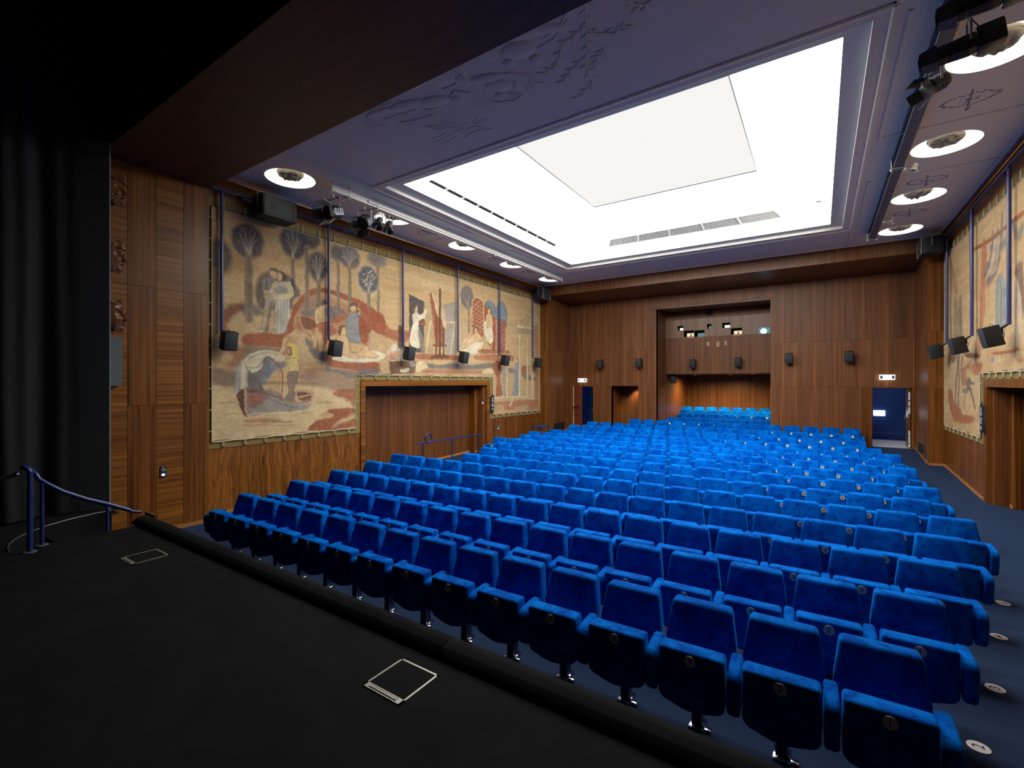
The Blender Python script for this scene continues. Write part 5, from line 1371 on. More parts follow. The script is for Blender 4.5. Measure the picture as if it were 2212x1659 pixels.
# ================================================================== seats
HB = .86
def seat_meshes():
    d = {}
    # back rest: tapered upholstered slab, leaning back; origin = floor under the top front edge of the back
    bm = bmesh.new()
    P = []
    for z, hw, yf, th in ((.34, .264, -.125, .12), (.60, .262, -.070, .155), (HB, .226, 0, .135)):
        P.append([bm.verts.new(p) for p in ((-hw, yf, z), (hw, yf, z), (hw*.97, yf+th, z), (-hw*.97, yf+th, z))])
    for a, b in zip(P, P[1:]):
        for k in range(4): bm.faces.new((a[k], a[(k+1) % 4], b[(k+1) % 4], b[k]))
    bm.faces.new(P[0][::-1]); bm.faces.new(P[-1])
    bmesh.ops.bevel(bm, geom=[e for e in bm.edges if not (abs(e.verts[0].co.z-.6) < .01 and abs(e.verts[1].co.z-.6) < .01)], offset=.03, segments=3, affect='EDGES', profile=.55)
    d['backrest'] = MB().bm(bm).me('backrest', M['velvet'], 45)
    # tipped-up cushion: rounded lower corners
    pl = [(-.228, .69), (.228, .69)]
    for k in range(7): a = k*math.pi/12; pl.append((.228-.07*(1-math.cos(a)), .36-.07*math.sin(a)))
    for k in range(1, 6): x = .158-.316*k/6; pl.append((x, .29-.035*math.sin(math.pi*k/6)))
    for k in range(7): a = (6-k)*math.pi/12; pl.append((-.228+.07*(1-math.cos(a)), .36-.07*math.sin(a)))
    d['cushion'] = MB().prism(pl, 'y', -.440, -.290, .026, 3).me('cushion', M['velvet'], 45)
    pr = [(-.165, .650), (-.37, .640), (-.435, .628), (-.472, .595), (-.478, .555), (-.452, .36), (-.40, .315), (-.30, .36), (-.165, .43)]
    d['armrest'] = MB().prism(pr, 'x', -.041, .041, .022, 3).me('armrest', M['velvet'], 45)
    m = MB(); m.rbox((0, -.15, .17), (.075, .10, .34), .008, 1); m.rbox((0, -.15, .30), (.40, .06, .05), .008, 1); m.rbox((0, -.10, .42), (.12, .04, .26), .006, 1)
    d['leg'] = m.me('leg', M['leg'], 45)
    m = MB(); m.rbox((.055, -.19, .012), (.10, .05, .012), .003, 1); m.ball((.045, -.19, .026), .013, 8, 5); m.ball((-.02, -.215, .026), .011, 8, 5); m.rbox((0, -.15, .008), (.11, .16, .014), .003, 1)
    d['foot_plate'] = m.me('foot_plate', M['chrome'], 45)
    d['number_plate'] = MB().lathe([(0, 0), (.036, 0), (.040, .002), (.040, .005)], 20, Matrix.Rotation(R(90), 4, 'X')).me('number_plate', M['disc'], 45)
    return d
SM = seat_meshes()
NUM = {}
for k in range(1, 20):
    me = text_mesh(str(k), .052, M['print'], .0006)
    me.transform(Matrix.Rotation(R(90), 4, 'X')); NUM[k] = me
ORD = ['front', 'second', 'third', 'fourth', 'fifth', 'sixth', 'seventh', 'eighth', 'ninth', 'tenth', 'eleventh', 'twelfth', 'thirteenth', 'fourteenth', 'fifteenth', 'sixteenth', 'seventeenth', 'eighteenth', 'nineteenth']
#        Y of row, x of rightmost back corner, number of seats, floor z, tilt
ROWS = [(3.882, .115, 15, 0), (4.933, .395, 16, 0), (5.995, .675, 17, 0), (7.101, .955, 18, 0), (8.153, 1.235, 19, 0), (9.204, .955, 16, 0), (10.328, 1.235, 17, 0), (11.46, .955, 17, 0),
        (12.521, 1.235, 19, 0), (13.637, .955, 18, 0), (14.72, 1.235, 19, 0), (15.80, .955, 18, 0), (16.783, .668, 17, .105), (17.905, .384, 16, .164), (19.10, .675, 14, .262),
        (20.17, -2.03, 7, .326), (21.54, -2.31, 6, .432), (22.68, -2.06, 7, .525), (23.82, -2.27, 7, .617)]
PITCH = .5655
n_seats = 0
for ri, (Y, xr, cnt, fz) in enumerate(ROWS):
    tilt = .023 if ri < 12 else 0.0
    rowtxt = 'the front row' if ri == 0 else ('the last row under the booth' if ri == 18 else 'the %s row from the stage' % ORD[ri])
    for k in range(cnt):
        xc = xr - PITCH*k + .225
        o = empty('theatre_seat', (xc, Y + tilt*(xc+3.57), fz), math.atan(tilt)*1.0)
        n_seats += 1
        nth = 'nearest the right aisle' if k == 0 else ('farthest from the right aisle' if k == cnt-1 else '%s from the right aisle' % ORD[k])
        tag(o, 'blue velvet seat, %s, in %s' % (nth, rowtxt), 'seat', 'blue velvet theatre seats')
        for nm in ('backrest', 'cushion', 'leg', 'foot_plate'): obj(nm, SM[nm], o)
        np_ = obj('number_plate', SM['number_plate'], o, (0, -.4405, .632)); np_['label'] = 'small round seat number %d' % (k+1)
        obj('number', NUM[k+1], np_, (0, -.0062, 0))
        obj('armrest', SM['armrest'], o, (-PITCH/2, 0, 0))
        if k == 0 and ri < 15: obj('armrest', SM['armrest'], o, (PITCH/2, 0, 0))
# row number plates set in the aisle carpet
for n_, (x, y) in zip((2, 3, 4, 5), ((.945, 4.68), (1.25, 5.66), (1.54, 6.83), (1.82, 7.90))):
    o = tag(empty('row_number_plate', (x+.02, y, .002), R(90)), 'round white row number plate in the right aisle carpet, %s' % {2: 'nearest the stage', 3: 'second from the stage', 4: 'third from the stage', 5: 'farthest and half hidden'}[n_], 'number plate', 'row number plates in the right aisle')
    MB().lathe([(.066, 0), (.066, .003), (.060, .005), (0, .005)], 28).build('plate', M['white'], o, smooth=40)
    obj('number', text_mesh(str(n_), .10, M['print'], .001), o, (0, 0, .0062))
    for sx in (-1, 1): MB().lathe([(.004, .005), (0, .0062)], 8).build('screw', M['fixture_grey'], o).location = (0, sx*.055, 0)

# ================================================================== rails
hr = tag(empty('stage_handrail'), 'blue tubular handrail beside the stage steps', 'handrail')
q = [(-7.57, 1.38, 1.62), (-7.57, 1.36, 1.665), (-7.60, 1.33, 1.68), (-7.70, 1.36, 1.67), (-7.80, 1.42, 1.62), (-7.82, 1.47, 1.56), (-7.80, 1.50, 1.49), (-7.77, 1.56, 1.43), (-7.76, 1.70, 1.31), (-7.77, 1.92, 1.17), (-7.78, 2.135, 1.06), (-7.79, 2.36, .93)]
MB().tube(q, .027, 10).build('rail', M['railblue'], hr, smooth=60)
MB().tube([(-7.79, 2.36, .935), (-7.79, 2.40, .90), (-7.79, 2.50, .87)], .02, 8).build('rail_end', M['railblue'], hr, smooth=60)
for x, y, z in ((-7.57, 1.38, 1.63), (-7.77, 1.52, 1.45), (-7.78, 2.135, 1.06)):
    MB().tube([(x, y, SZ if y < 2 else .55), (x, y, z)], .020 if y > 1.4 else .026, 10).build('post', M['railblue'], hr, smooth=60)
    if y < 2: MB().lathe([(.06, 0), (.06, .008), (.03, .01), (.03, .012)], 16, Matrix.Translation((x, y, SZ))).build('base_flange', M['panel_black'], hr)
MB().ball((-7.64, 1.28, 1.60), .03, 10, 7).build('rope_knob', M['chrome'], hr, smooth=60)
rp = tag(MB().tube([(-7.64, 1.28, 1.60), (-7.7, 1.0, 1.53), (-7.8, .5, 1.47), (-8.0, 0, 1.50)], .022, 8).build('barrier_rope', M['black'], smooth=60), 'black barrier rope tied to the stage handrail', 'rope')

hr = tag(empty('portal_handrail'), 'blue handrail with a loop in front of the left portal', 'handrail')
zr = .93; pts = [(-9.4, 9.35, zr), (-9.4, 9.75, zr)]
pts += [(-9.4+.02*math.sin(a/2), 9.80+.13*math.sin(a), zr+.13-.13*math.cos(a)) for a in [k*math.pi/8 for k in range(0, 17)]]
pts += [(-9.4, 9.95, zr-.012), (-9.4, 10.05, zr), (-9.4, 11.0, zr), (-9.4, 12.38, zr)]
MB().tube(pts, .021, 8).build('rail', M['railblue'], hr, smooth=60)
for y in (9.60, 10.85, 12.10): MB().tube([(-9.4, y, lerp_tab(AISLE, y)-.02), (-9.4, y, zr)], .017, 8).build('post', M['railblue'], hr, smooth=60)
tb = tag(empty('side_table', (-9.25, 16.0, lerp_tab(AISLE, 16.0))), 'small blue shelf table by the rear left wall', 'table')
MB().rbox((0, 0, .66), (.45, .62, .03), .006, 1).build('top', M['shell'], tb)
for sx in (-1, 1):
    for sy in (-1, 1): MB().tube([(sx*.19, sy*.27, 0), (sx*.19, sy*.27, .65)], .014, 6).build('leg', M['railblue'], tb)

# ================================================================== speakers
ORDN = ['nearest the stage', 'second from the stage', 'third from the stage', 'fourth from the stage', 'fifth from the stage', 'farthest from the stage']
cab = MB().prism([(-.10, .165), (.10, .165), (.10, -.165), (-.10, -.165)], 'x', -.115, .115, .008, 2).me('cabinet', M['spk'], 40)
gri = MB().rbox((0, -.105, 0), (.205, .014, .305), .006, 2).me('grille', M['grille'], 40)
def box_speaker(root, loc, rz, tilt, scale=1.0):
    c = obj('cabinet', cab, root); c.location = loc; c.rotation_euler = (tilt, 0, rz); c.scale = (scale,)*3
    g = obj('grille', gri, c)
    return c
def hung_speaker(s, y, i, label):
    X = lambda d: side(s, d)
    xp = X(6.37)
    o = tag(empty('hanging_speaker', (xp, y, 3.3)), label, 'speaker', 'small wall speakers hung on blue pipes')
    MB().tube([(0, 0, .38), (0, 0, 3.165)], .031, 10).build('pipe', M['bluepipe'], o, smooth=60)
    MB().tube([(0, 0, .40), (-s*.05, .01, .36), (-s*.10, .02, .32)], .02, 8).build('bracket_arm', M['spk'], o, smooth=60)
    MB().rbox((-s*.10, .02, .27), (.05, .07, .12), .008, 1).build('bracket_plate', M['spk'], o)
    rz = math.atan2(s*1.0, 0) if False else (R(90) if s < 0 else R(-90))
    box_speaker(o, (-s*.22, .03, .18), rz + (R(-6) if s < 0 else R(6)), R(14), 1.12)
    cb = [(-s*.10, .03, .28), (-s*.04, .07, .22), (-s*.05, .08, .16), (-s*.12, .05, .10)]
    MB().tube(cb, .006, 5).build('cable', M['spk'], o)
    ey = MB(); ey.tube([(-s*.22+.02*math.cos(a), .03, .385+.02*math.sin(a)) for a in [k*math.pi/4 for k in range(8)]], .004, 4, True); ey.build('eye_bolt', M['spk'], o)
    return o
PYS = [4.51, 6.93, 9.35, 11.77, 14.17, 16.58]
for i, y in enumerate(PYS): hung_speaker(-1, y, i, 'black speaker on a blue pipe before the left mural, ' + ORDN[i])
for i, y in ((3, 11.70), (4, 14.1), (5, 16.5)): hung_speaker(1, y, i, 'black speaker on a blue pipe before the right mural, %s' % ('nearest of three' if i == 3 else 'middle one' if i == 4 else 'farthest of three'))
for s, nm, y0 in ((-1, 'left', 4.2), (1, 'right', 4.2)):
    xx = side(s, 6.37)
    o = tag(empty('pipe_rail'), 'horizontal blue pipe along the top of the %s wall' % nm, 'pipe')
    MB().tube([(xx, y0, 6.50), (xx, 17.35, 6.50)], .028, 10).build('pipe', M['bluepipe'], o, smooth=60)
    for y in [4.9+2.42*k for k in range(6)]: MB().rbox((xx+s*.06, y, 6.50), (.14, .10, .03), .004, 1).build('clamp', M['bluepipe'], o)
REARS = [(-8.086, RY, 3.47, 'between the left exit and the niche'), (-6.345, RY, 3.49, 'above the niche'), (-4.485, BY, 3.46, 'on the left of the booth front'), (-2.739, BY, 3.49, 'on the right of the booth front'),
         (-.903, RY, 3.52, 'just right of the booth recess'), (.831, RY, 3.53, 'near the right exit')]
for x, y, z, lb in REARS:
    o = tag(empty('rear_speaker', (x, y, z)), 'small black speaker on the rear wall ' + lb, 'speaker', 'small black speakers on the rear wall')
    box_speaker(o, (0, -.24, 0), 0, R(10), 1.05)
    MB().rbox((0, -.06, .12), (.05, .12, .04), .006, 1).build('bracket', M['spk'], o); MB().rbox((0, -.020, .12), (.10, .024, .12), .004, 1).build('wall_plate', M['spk'], o)
    MB().tube([(.03, -.2, .2), (.05, -.1, .24), (.04, -.035, .16)], .006, 5).build('cable', M['spk'], o)
o = tag(empty('rear_speaker', (-5.45, 21.3, 3.02)), 'black speaker hanging under the booth on the left', 'speaker')
box_speaker(o, (0, 0, -.20), R(20), R(15), 1.05); MB().rbox((0, .02, -.04), (.05, .05, .06), .004, 1).build('bracket', M['spk'], o)

def main_speaker(s, y, label, logo=True):
    X = lambda d: side(s, d)
    o = tag(empty('main_speaker', (X(5.86), y, 6.37)), label, 'speaker', 'large loudspeakers high on the side walls')
    MB().rbox((s*.22, 0, -.05), (.42, .74, .44), .012, 2).build('cabinet', M['spk'], o, smooth=40)
    gx = -s*.0
    MB().rbox((-s*.002, -.04, -.05), (.02, .60, .40), .006, 1).build('grille', M['grille'], o)
    fr = MB(); xx = -s*.012; fr.tube([(xx, -.35, -.265), (xx, .27, -.265), (xx, .27, .165), (xx, -.35, .165)], .009, 4, True); fr.build('grille_frame', M['grille_edge'], o)
    MB().rbox((-s*.002, .315, -.05), (.015, .06, .38), .004, 1).build('port', M['print'], o)
    if logo:
        m = MB()
        for dy in (-.03, .03):
            for dz in (-.035, .035):
                m.tube([(-s*.014, -.17+dy-.015, -.08+dz+.02), (-s*.014, -.17+dy+.012, -.08+dz+.02), (-s*.014, -.17+dy+.012, -.08+dz-.012), (-s*.014, -.17+dy-.01, -.08+dz-.02)], .005, 4)
        m.build('logo', M['print'], o)
    MB().rbox((s*.20, -.385, .08), (.03, .02, .30), .004, 1).build('bracket', M['fixture_grey'], o); MB().rbox((s*.505, 0, -.1), (.16, .3, .05), .004, 1).build('bracket', M['spk'], o)
main_speaker(-1, 5.43, 'large black loudspeaker above the near end of the left mural')
main_speaker(-1, 16.85, 'large black loudspeaker in the far left corner')
main_speaker(1, 16.75, 'large black loudspeaker in the far right corner')

# ================================================================== round lamps with plaster medallions
def medallion(seed):
    r = np.random.RandomState(seed); V = []; F = []; nr, ns = 16, 44
    ph = r.rand(6)*6.28; fq = r.randint(2, 9, 6)
    for i in range(nr+1):
        t_ = i/nr; rad = .245*t_
        for k in range(ns):
            a = 2*math.pi*k/ns
            h = .085*math.sqrt(max(0, 1-t_**2.2))
            x, y = rad*math.cos(a), rad*math.sin(a)
            b = 0
            for q_ in range(6): b += math.sin(fq[q_]*7*x+ph[q_])*math.cos(fq[-1-q_]*8*y+ph[(q_+2) % 6])
            h += .016*b*(1 if t_ < .9 else .2)*(.4+.6*(1-t_))
            V.append((x*(1+.05*math.sin(fq[0]*a+ph[0])), y*(1+.05*math.sin(fq[1]*a)), -max(h, -.005)))
    for i in range(nr):
        for k in range(ns): F.append((i*ns+k, i*ns+(k+1) % ns, (i+1)*ns+(k+1) % ns, (i+1)*ns+k))
    return mesh('medallion', V, F, M['plaster'], 50)
MED = [medallion(s_) for s_ in (3, 8, 15)]
for i, (x, y) in enumerate(lamps):
    sd = 'left' if x < -3 else 'right'; k = LY.index(y)
    o = tag(empty('ceiling_lamp', (x, y, CZ)), 'round glowing ceiling lamp with plaster medallion, %s side, %s' % (sd, ORDN[k] if k < 4 else 'farthest from the stage'), 'lamp', 'round ceiling lamps')
    MB().lathe([(.47, 0), (.468, .10), (.43, .17), (.36, .20), (0, .21)], 40, cap=False).build('glowing_bowl', M['emit_lamp'], o, smooth=50)
    MB().lathe([(.25, .13), (.25, .10), (.235, .095), (.235, .13)], 32).build('medallion_plate', M['plaster'], o)
    md = obj('medallion', MED[i % 3], o, (0, 0, .095)); md.rotation_euler = (0, 0, i*1.3)
    MB().lathe([(.03, .12), (.03, .21)], 8).build('stem', M['plaster'], o)

# ================================================================== ceiling rails and stage lights
def ibeam(x, y0, y1, mat, label):
    o = tag(empty('lighting_rail', (x, y0, CZ)), label, 'lighting rail', 'ceiling rails for lights'); L = y1-y0
    m = MB(); m.box(-.075, .075, 0, L, -.015, 0); m.box(-.006, .006, 0, L, -.20, -.01); m.box(-.075, .075, 0, L, -.215, -.20); m.build('beam', mat, o)
    m = MB(); m.rbox((.03 if x < -3 else -.03, L/2+.3, -.12), (.035, L-1.2, .05), .004, 1); m.build('cable_duct', M['white'] if x < -3 else M['steel'], o)
    for yy in (.35, 1.1, L*.55, L-.15):
        for sx in (-1, 1): MB().tube([(sx*.10, yy, -.0), (sx*.10, yy, -.27)], .010, 6).build('hanger_rod', M['steel'], o)
        MB().rbox((0, yy, -.235), (.26, .08, .012), .002, 1).build('clamp_plate', M['steel'], o)
        for sx in (-1, 1): MB().lathe([(.016, 0), (.016, -.03), (0, -.035)], 8, Matrix.Translation((sx*.10, yy, -.24))).build('nut', M['white'], o)
    return o
ibeam(-8.35, 5.9, 16.1, M['white'], 'pale steel lighting rail under the left side of the ceiling')
ibeam(1.20, 4.6, 16.1, M['beam_dark'], 'dark steel lighting rail under the right side of the ceiling')

def stage_light(loc, aim, label, size=1.0, kind='fresnel', mat='fixture', doors=True):
    """aim: direction the lens points to"""
    o = tag(empty('stage_light', loc), label, 'stage light', 'stage lights on the ceiling rails')
    d = Vector(aim).normalized(); q_ = d.to_track_quat('Z', 'Y'); Mr = q_.to_matrix().to_4x4() @ Matrix.Scale(size, 4)
    body = MB()
    if kind == 'fresnel':
        body.lathe([(.0, -.16), (.085, -.15), (.105, -.10), (.105, .06), (.115, .07), (.115, .12), (.10, .12)], 16, Mr); body.build('body', M[mat], o, smooth=35)
        fin = MB()
        for k in range(3): fin.lathe([(.112, -.09+.05*k), (.118, -.08+.05*k), (.112, -.07+.05*k)], 16, Mr)
        fin.build('cooling_rib', M['fixture_grey'], o)
        MB().rbox((.09, .0, -.02), (.04, .12, .20), .006, 1, Mr).build('gear_box', M['fixture_grey'], o)
    else:
        body.rbox((0, 0, -.18), (.25, .27, .26), .03, 2, Mr); body.build('body', M[mat], o, smooth=35)
        MB().lathe([(.125, -.07), (.13, .02), (.115, .22), (.12, .23), (.12, .30), (.0, .30)], 8, Mr).build('barrel', M[mat], o)
        h = MB()
        for k in range(4):
            a = k*math.pi/2; Mk = Mr @ Matrix.Rotation(a, 4, 'Z'); h.add([(-.11, .11, .30), (.11, .11, .30), (.085, .085, .46), (-.085, .085, .46)], [(0, 1, 2, 3)], Mk)
        h.build('hood', M[mat], o)
        MB().rbox((.0, .13, -.2), (.12, .02, .2), .004, 1, Mr).build('side_plate', M['fixture_grey'], o)
    MB().lathe([(.0, .10), (.05, .095), (.095, .08)] if kind == 'fresnel' else [(0, .306), (.10, .302)], 16, Mr).build('lens', M['lens'], o, smooth=50)
    if doors:
        for k in range(4):
            a = k*math.pi/2; w_ = .12 if k % 2 == 0 else .085
            Mk = Mr @ Matrix.Rotation(a, 4, 'Z'); f_ = MB()
            A = [(-w_, .115, .12), (w_, .115, .12), (w_*.95, .185, .27), (-w_*.95, .185, .27)]
            f_.add(A+[(p[0], p[1]+.004, p[2]) for p in A], [(0, 1, 2, 3), (7, 6, 5, 4), (0, 4, 5, 1), (1, 5, 6, 2), (2, 6, 7, 3), (3, 7, 4, 0)], Mk)
            f_.build('barn_door', M['fixture_white'] if (mat == 'fixture_two' and k % 2 == 0) else M[mat], o)
    # yoke up to the rail
    side_v = d.cross(Vector((0, 0, 1))); side_v.normalize(); w2 = .135*size
    top = CZ-.25-loc[2]
    yk = MB(); yk.tube([side_v*w2, side_v*w2+Vector((0, 0, top*.75)), -side_v*w2+Vector((0, 0, top*.75)), -side_v*w2], .012, 6); yk.build('yoke', M['fixture_grey'], o)
    MB().tube([(0, 0, top*.75), (0, 0, top)], .014, 6).build('hook_clamp', M['steel'], o)
    MB().tube([-d*.15*size, -d*.2*size+Vector((0, 0, -.06)), -d*.15*size+Vector((.03, .05, .05)), (0, .08, top)], .007, 5).build('power_cable', M['fixture'], o, smooth=60)
    return o
M['fixture_two'] = M['fixture']
stage_light((-8.35, 5.93, 6.16), (.15, -1, -.32), 'black spotlight with open pale barn doors on the left rail, nearest the stage', 1.25, mat='fixture_two')
stage_light((-8.35, 6.72, 6.20), (.35, -.8, -.7), 'black spotlight tilted down on the left rail, second from the stage', 1.15)
stage_light((-8.35, 7.12, 6.32), (.2, -.5, -.9), 'small black spotlight with barn doors on the left rail, third from the stage', .62)
stage_light((-8.35, 7.42, 6.32), (.1, -.3, -1), 'small black spotlight with barn doors on the left rail, fourth from the stage', .62)
stage_light((1.34, 6.02, 6.22), (-1, .1, -.10), 'long black profile spotlight at the top right edge', .85, 'profile', doors=False)
stage_light((1.30, 6.66, 6.17), (-1, .05, -.12), 'long black profile spotlight with cables on the right rail', .85, 'profile', doors=False)
stage_light((1.18, 7.55, 6.28), (-.85, -.3, -.45), 'small black spotlight with barn doors on the right rail', .85)
def bell_lamp(x, y, label):
    o = tag(empty('bell_lamp', (x, y, 6.50)), label, 'lamp', 'small cream bell lamps on the right rail')
    MB().tube([(-.10, 0, .04), (-.06, 0, .03), (0, 0, .03)], .014, 6).build('arm', M['fixture_white'], o)
    MB().lathe([(.025, .13), (.035, .12), (.04, .06), (.06, .02), (.085, 0), (.08, 0), (.05, .03)], 18, Matrix.Rotation(R(20), 4, 'Y')).build('bell_shade', M['fixture_white'], o, smooth=50)
    MB().ball((.005, 0, .01), (.03, .03, .025), 8, 5).build('bulb', M['fixture_grey'], o)
    MB().rbox((-.11, 0, .05), (.04, .06, .05), .006, 1).build('clamp', M['fixture_white'], o)
bell_lamp(1.42, 11.05, 'small cream bell lamp on the right rail, the nearer one'); bell_lamp(1.42, 14.35, 'small cream bell lamp on the right rail, the farther one')

# ================================================================== plaster ornaments on the ceiling
def relief(name, label, cat, blobs, strokes, leaves=(), group=None, mat='ceil'):
    m = MB()
    for (x, y, rx, ry, h, rot) in blobs:
        m.ball((0, 0, 0), (rx, ry, h*.55), 14, 8, Matrix.Translation((x, y, CZ)) @ Matrix.Rotation(R(rot), 4, 'Z'))
    for (w_, pts) in strokes:
        m.tube([(p[0], p[1], CZ) for p in pts], w_*.75, 7)
    for (x, y, l_, rot) in leaves:
        m.ball((0, 0, 0), (l_, l_*.30, .014), 8, 4, Matrix.Translation((x, y, CZ)) @ Matrix.Rotation(R(rot), 4, 'Z'))
    return tag(m.build(name, M[mat], smooth=60), label, cat, group)
# reclining figure with a basket
relief('ceiling_relief', 'plaster relief of a reclining figure with a basket on the front ceiling', 'relief',
       [(-4.42, 5.22, .10, .12, .05, 0), (-4.72, 5.05, .26, .13, .055, 10), (-5.15, 4.88, .34, .10, .05, 8), (-5.62, 4.78, .26, .065, .04, 6), (-4.30, 4.70, .22, .20, .05, 0), (-4.75, 4.62, .40, .07, .035, 5), (-5.2, 4.55, .45, .06, .03, 4)],
       [(.022, [(-4.52, 5.12), (-4.3, 5.02), (-4.16, 5.18)]), (.02, [(-4.10, 4.62), (-4.05, 4.8), (-4.2, 4.92), (-4.42, 4.9)]), (.016, [(-5.85, 4.75), (-5.98, 4.85), (-5.90, 5.0), (-5.82, 5.1)]), (.016, [(-5.98, 4.72), (-6.08, 4.9), (-6.0, 5.05)]),
        (.014, [(-4.95, 5.28), (-5.3, 5.25), (-5.55, 5.15)]), (.012, [(-4.0, 4.5), (-4.15, 4.45), (-4.3, 4.5), (-4.45, 4.48)]), (.012, [(-5.1, 5.05), (-5.4, 5.0), (-5.7, 4.95)]), (.012, [(-5.1, 4.75), (-5.4, 4.7), (-5.7, 4.68)]), (.012, [(-4.6, 5.15), (-4.8, 5.2), (-5.0, 5.12)])])
relief('ceiling_relief', 'plaster relief of a leaping figure with a veil on the front ceiling', 'relief',
       [(-3.83, 5.48, .085, .095, .045, 0), (-3.72, 5.28, .20, .13, .05, 30), (-3.78, 5.05, .26, .09, .05, 15), (-4.05, 4.92, .10, .14, .045, 0), (-3.95, 4.74, .05, .16, .035, 15), (-3.52, 5.42, .05, .13, .03, 30)],
       [(.02, [(-3.52, 5.1), (-3.35, 5.22), (-3.28, 5.42), (-3.42, 5.55)]), (.016, [(-3.45, 5.12), (-3.25, 5.3), (-3.22, 5.45), (-3.4, 5.6)]), (.018, [(-3.7, 5.5), (-3.55, 5.62), (-3.72, 5.68), (-3.95, 5.58), (-4.05, 5.45), (-4.0, 5.3)]), (.012, [(-3.3, 5.5), (-3.15, 5.55)])])
relief('ceiling_relief', 'plaster relief of a seated draped figure by the tree on the front ceiling', 'relief',
       [(-3.02, 5.12, .09, .10, .05, 0), (-3.12, 4.85, .22, .16, .06, 20), (-2.92, 4.62, .30, .13, .05, 15), (-2.55, 4.48, .34, .085, .045, 8), (-3.35, 4.98, .09, .08, .04, 0), (-3.45, 4.72, .12, .12, .035, 0), (-2.7, 4.72, .30, .08, .04, 25)],
       [(.018, [(-2.75, 4.85), (-2.5, 4.78), (-2.3, 4.6), (-2.25, 4.45)]), (.014, [(-2.9, 4.95), (-2.65, 4.92), (-2.4, 4.75)]), (.012, [(-3.0, 4.75), (-2.7, 4.62), (-2.4, 4.55)]), (.016, [(-3.6, 4.6), (-3.45, 4.85), (-3.3, 4.75)])])
br = [[(-2.05, 4.25), (-2.1, 4.6), (-2.25, 4.95), (-2.4, 5.3), (-2.55, 5.6), (-2.6, 5.95), (-2.95, 6.15)], [(-2.25, 4.95), (-2.6, 5.05), (-2.85, 5.35), (-3.1, 5.4)], [(-2.3, 5.05), (-2.0, 5.25), (-1.85, 5.2)], [(-2.1, 4.5), (-1.8, 4.6), (-1.45, 4.55)], [(-1.45, 4.6), (-1.35, 4.85), (-1.55, 5.05), (-1.75, 5.0)], [(-2.45, 5.4), (-2.75, 5.55), (-2.95, 5.7)], [(-2.2, 5.4), (-2.35, 5.5), (-2.5, 5.7)]]
lv_ = []
for b_ in br:
    for p, q_ in zip(b_, b_[1:]):
        for k in range(4):
            t_ = (k+.5)/4; x = p[0]+(q_[0]-p[0])*t_; y = p[1]+(q_[1]-p[1])*t_; an = math.degrees(math.atan2(q_[1]-p[1], q_[0]-p[0]))
            sgn = 1 if k % 2 else -1; lv_.append((x+.05*math.cos(R(an+sgn*50)), y+.05*math.sin(R(an+sgn*50)), .062, an+sgn*42))
relief('ceiling_relief', 'plaster relief of a leafy tree branch on the front ceiling', 'relief', [], [(.014, b_) for b_ in br], lv_)
relief('ceiling_relief', 'plaster relief of sun rays over waves on the front ceiling', 'relief', [],
       [(.012, [(-4.95, 6.0), (-4.85, 5.92), (-4.72, 5.9), (-4.6, 5.92), (-4.5, 6.02)]), (.012, [(-5.0, 6.08), (-4.8, 6.02), (-4.6, 6.04), (-4.42, 6.12)])] + [(.010, [(-4.7+.1*math.cos(a), 5.85-.08*math.sin(a)), (-4.7+.36*math.cos(a), 5.85-.30*math.sin(a))]) for a in [k*math.pi/6 for k in range(7)]] + [(.010, [(-5.5, 5.8+.1*k), (-5.3, 5.82+.1*k), (-5.1, 5.78+.1*k)]) for k in range(3)] + [(.010, [(-5.3+.02*k, 5.45+.05*k), (-5.1, 5.55+.05*k), (-4.92, 5.5+.05*k)]) for k in range(4)])
M['ornament'] = plain('ornament_grey', (.30, .27, .27), .8, var=.1)
M['ornament_gold'] = plain('ornament_ochre', (.17, .135, .11), .8, var=.15)
for s in (-1, 1):
    for y in (9.35, 12.6, 14.75):
        x0 = side(s, 5.40)
        m = MB(); r_ = random.Random(int(y*10))
        m.tube([(x0-.02, y-.30, CZ-.002), (x0, y-.1, CZ-.004), (x0+.02, y+.18, CZ-.003)], [.012, .012, .012], 6)
        m.ball((x0+.03, y+.28, CZ), (.03, .08, .010), 8, 4)
        for k in range(40):
            a = k/40*6.283; rr = .28+.05*r_.random(); cx_, cy_ = x0+rr*math.cos(a), y-.02+.14*math.sin(a)*(1+.3*r_.random())
            m.ball((cx_, cy_, CZ), (.026, .012, .008), 6, 3, None)
        for k in range(14): m.ball((x0+.2*(r_.random()-.5), y+.1*(r_.random()-.5), CZ), (.02, .01, .008), 6, 3)
        tag(m.build('ceiling_ornament', M['ornament']), 'grey leaf wreath ornament on the %s ceiling, %s' % ('left' if s < 0 else 'right', {9.35: 'nearest the stage', 12.6: 'in the middle', 14.75: 'nearest the rear'}[y]), 'ornament', 'leaf wreath ornaments on the ceiling')

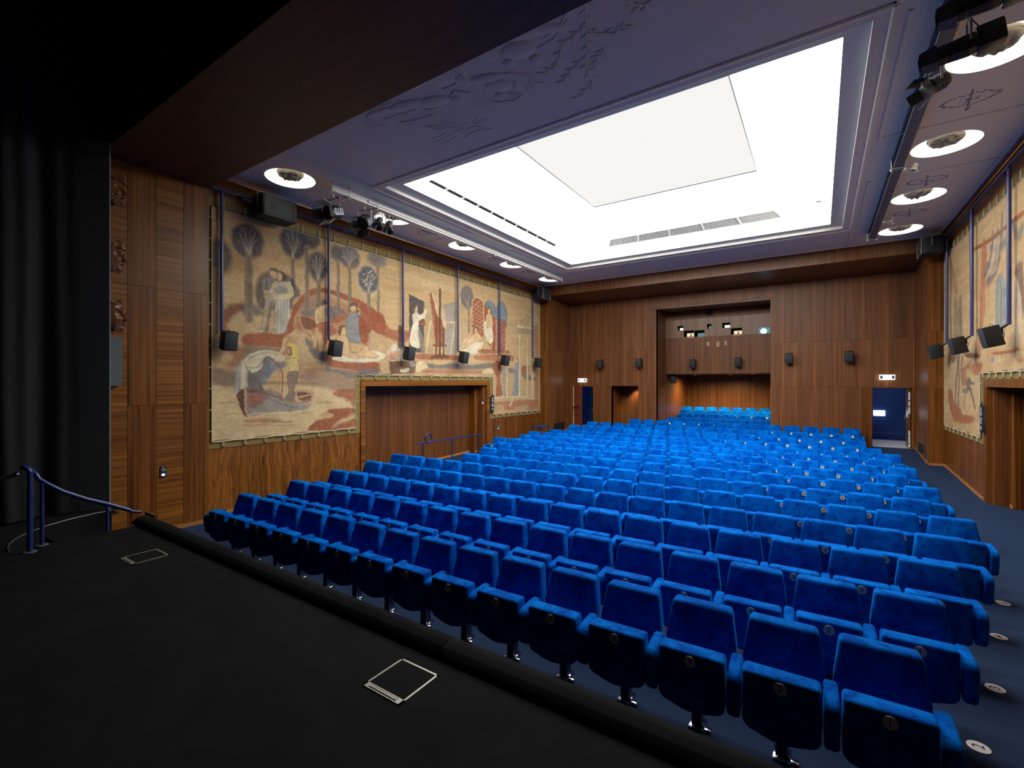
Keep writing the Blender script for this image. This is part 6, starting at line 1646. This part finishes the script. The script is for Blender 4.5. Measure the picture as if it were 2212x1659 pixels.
# ================================================================== carved masks
def mask(loc, rz, style, label):
    NA, NB = 44, 60; V = []; F = []
    def g(a, b, ca, cb, sa, sb): return math.exp(-((a-ca)/sa)**2-((b-cb)/sb)**2)
    for j in range(NB+1):
        b_ = -1+2*j/NB
        for i in range(NA+1):
            a_ = -1+2*i/NA
            w_ = math.sqrt(max(0, 1-b_*b_*.98))
            a2 = a_*w_
            d = .165*math.sqrt(max(0, 1-a2*a2*.96-b_*b_*.62))
            ab = abs(a2)
            d += .075*math.exp(-(a2/.13)**2)*max(0, min(1, (.28-b_)/.5))*(1 if b_ > -.24 else math.exp(-((b_+.24)/.05)**2))      # nose
            d += .030*g(ab, b_, .30, .30, .22, .08)                 # brow
            d -= .040*g(ab, b_, .30, .14, .15, .10); d += .014*g(ab, b_, .30, .13, .07, .045)   # eyes
            d += .022*g(ab, b_, .42, -.18, .18, .18)                # cheeks
            d += .026*g(a2, b_, 0, -.40, .17, .045)+.028*g(a2, b_, 0, -.52, .14, .045)-.026*g(a2, b_, 0, -.462, .2, .025)   # lips
            d += .030*g(a2, b_, 0, -.74, .2, .12)                   # chin
            if style == 0:
                if b_ < -.30: d += .02+.014*math.sin(18*a2+5*b_)*math.sin(30*b_)
                if b_ > .50: d += .045+.016*math.sin(14*a2+9*b_)
            elif style == 1:
                if b_ > .48: d += .040+.018*math.sin(9*a2+1)*math.cos(7*b_)
            else:
                d += .02*g(ab, b_, .34, .36, .25, .06)-.018*g(ab, b_, .5, -.42, .08, .3)+.02*g(ab, b_, .6, -.5, .14, .3)
                d += .012*math.sin(12*b_)*g(a2, b_, 0, .6, .5, .2)
                if b_ > .8: d += .03*math.cos(10*a2)
            V.append((d*.95 if w_ > .02 else 0, a2*.185, b_*.27))
    for j in range(NB):
        for i in range(NA):
            p = j*(NA+1)+i; F.append((p, p+1, p+NA+2, p+NA+1))
    n_ = len(V)
    o = tag(empty('carved_mask', loc, rz), label, 'mask', 'carved wooden masks on the proscenium wall')
    obj('face', mesh('face', V, F, M['mask'], 80), o)
    MB().prism([(.16*math.cos(a), .24*math.sin(a)) for a in [k*math.pi/9 for k in range(18)]], 'x', -.03, .012).build('back_plate', M['mask'], o)
    MB().tube([(-.02, -.05, 0), (-.20, -.16, 0)], .03, 8).build('wall_bracket', M['mask'], o)
mask((-9.52, 2.66, 5.75), R(42), 0, 'carved wooden mask with curled beard, top of three'); mask((-9.52, 2.66, 4.68), R(42), 1, 'carved wooden mask of a calm youth, middle of three'); mask((-9.52, 2.68, 3.72), R(42), 2, 'carved wooden grimacing mask, lowest of three')
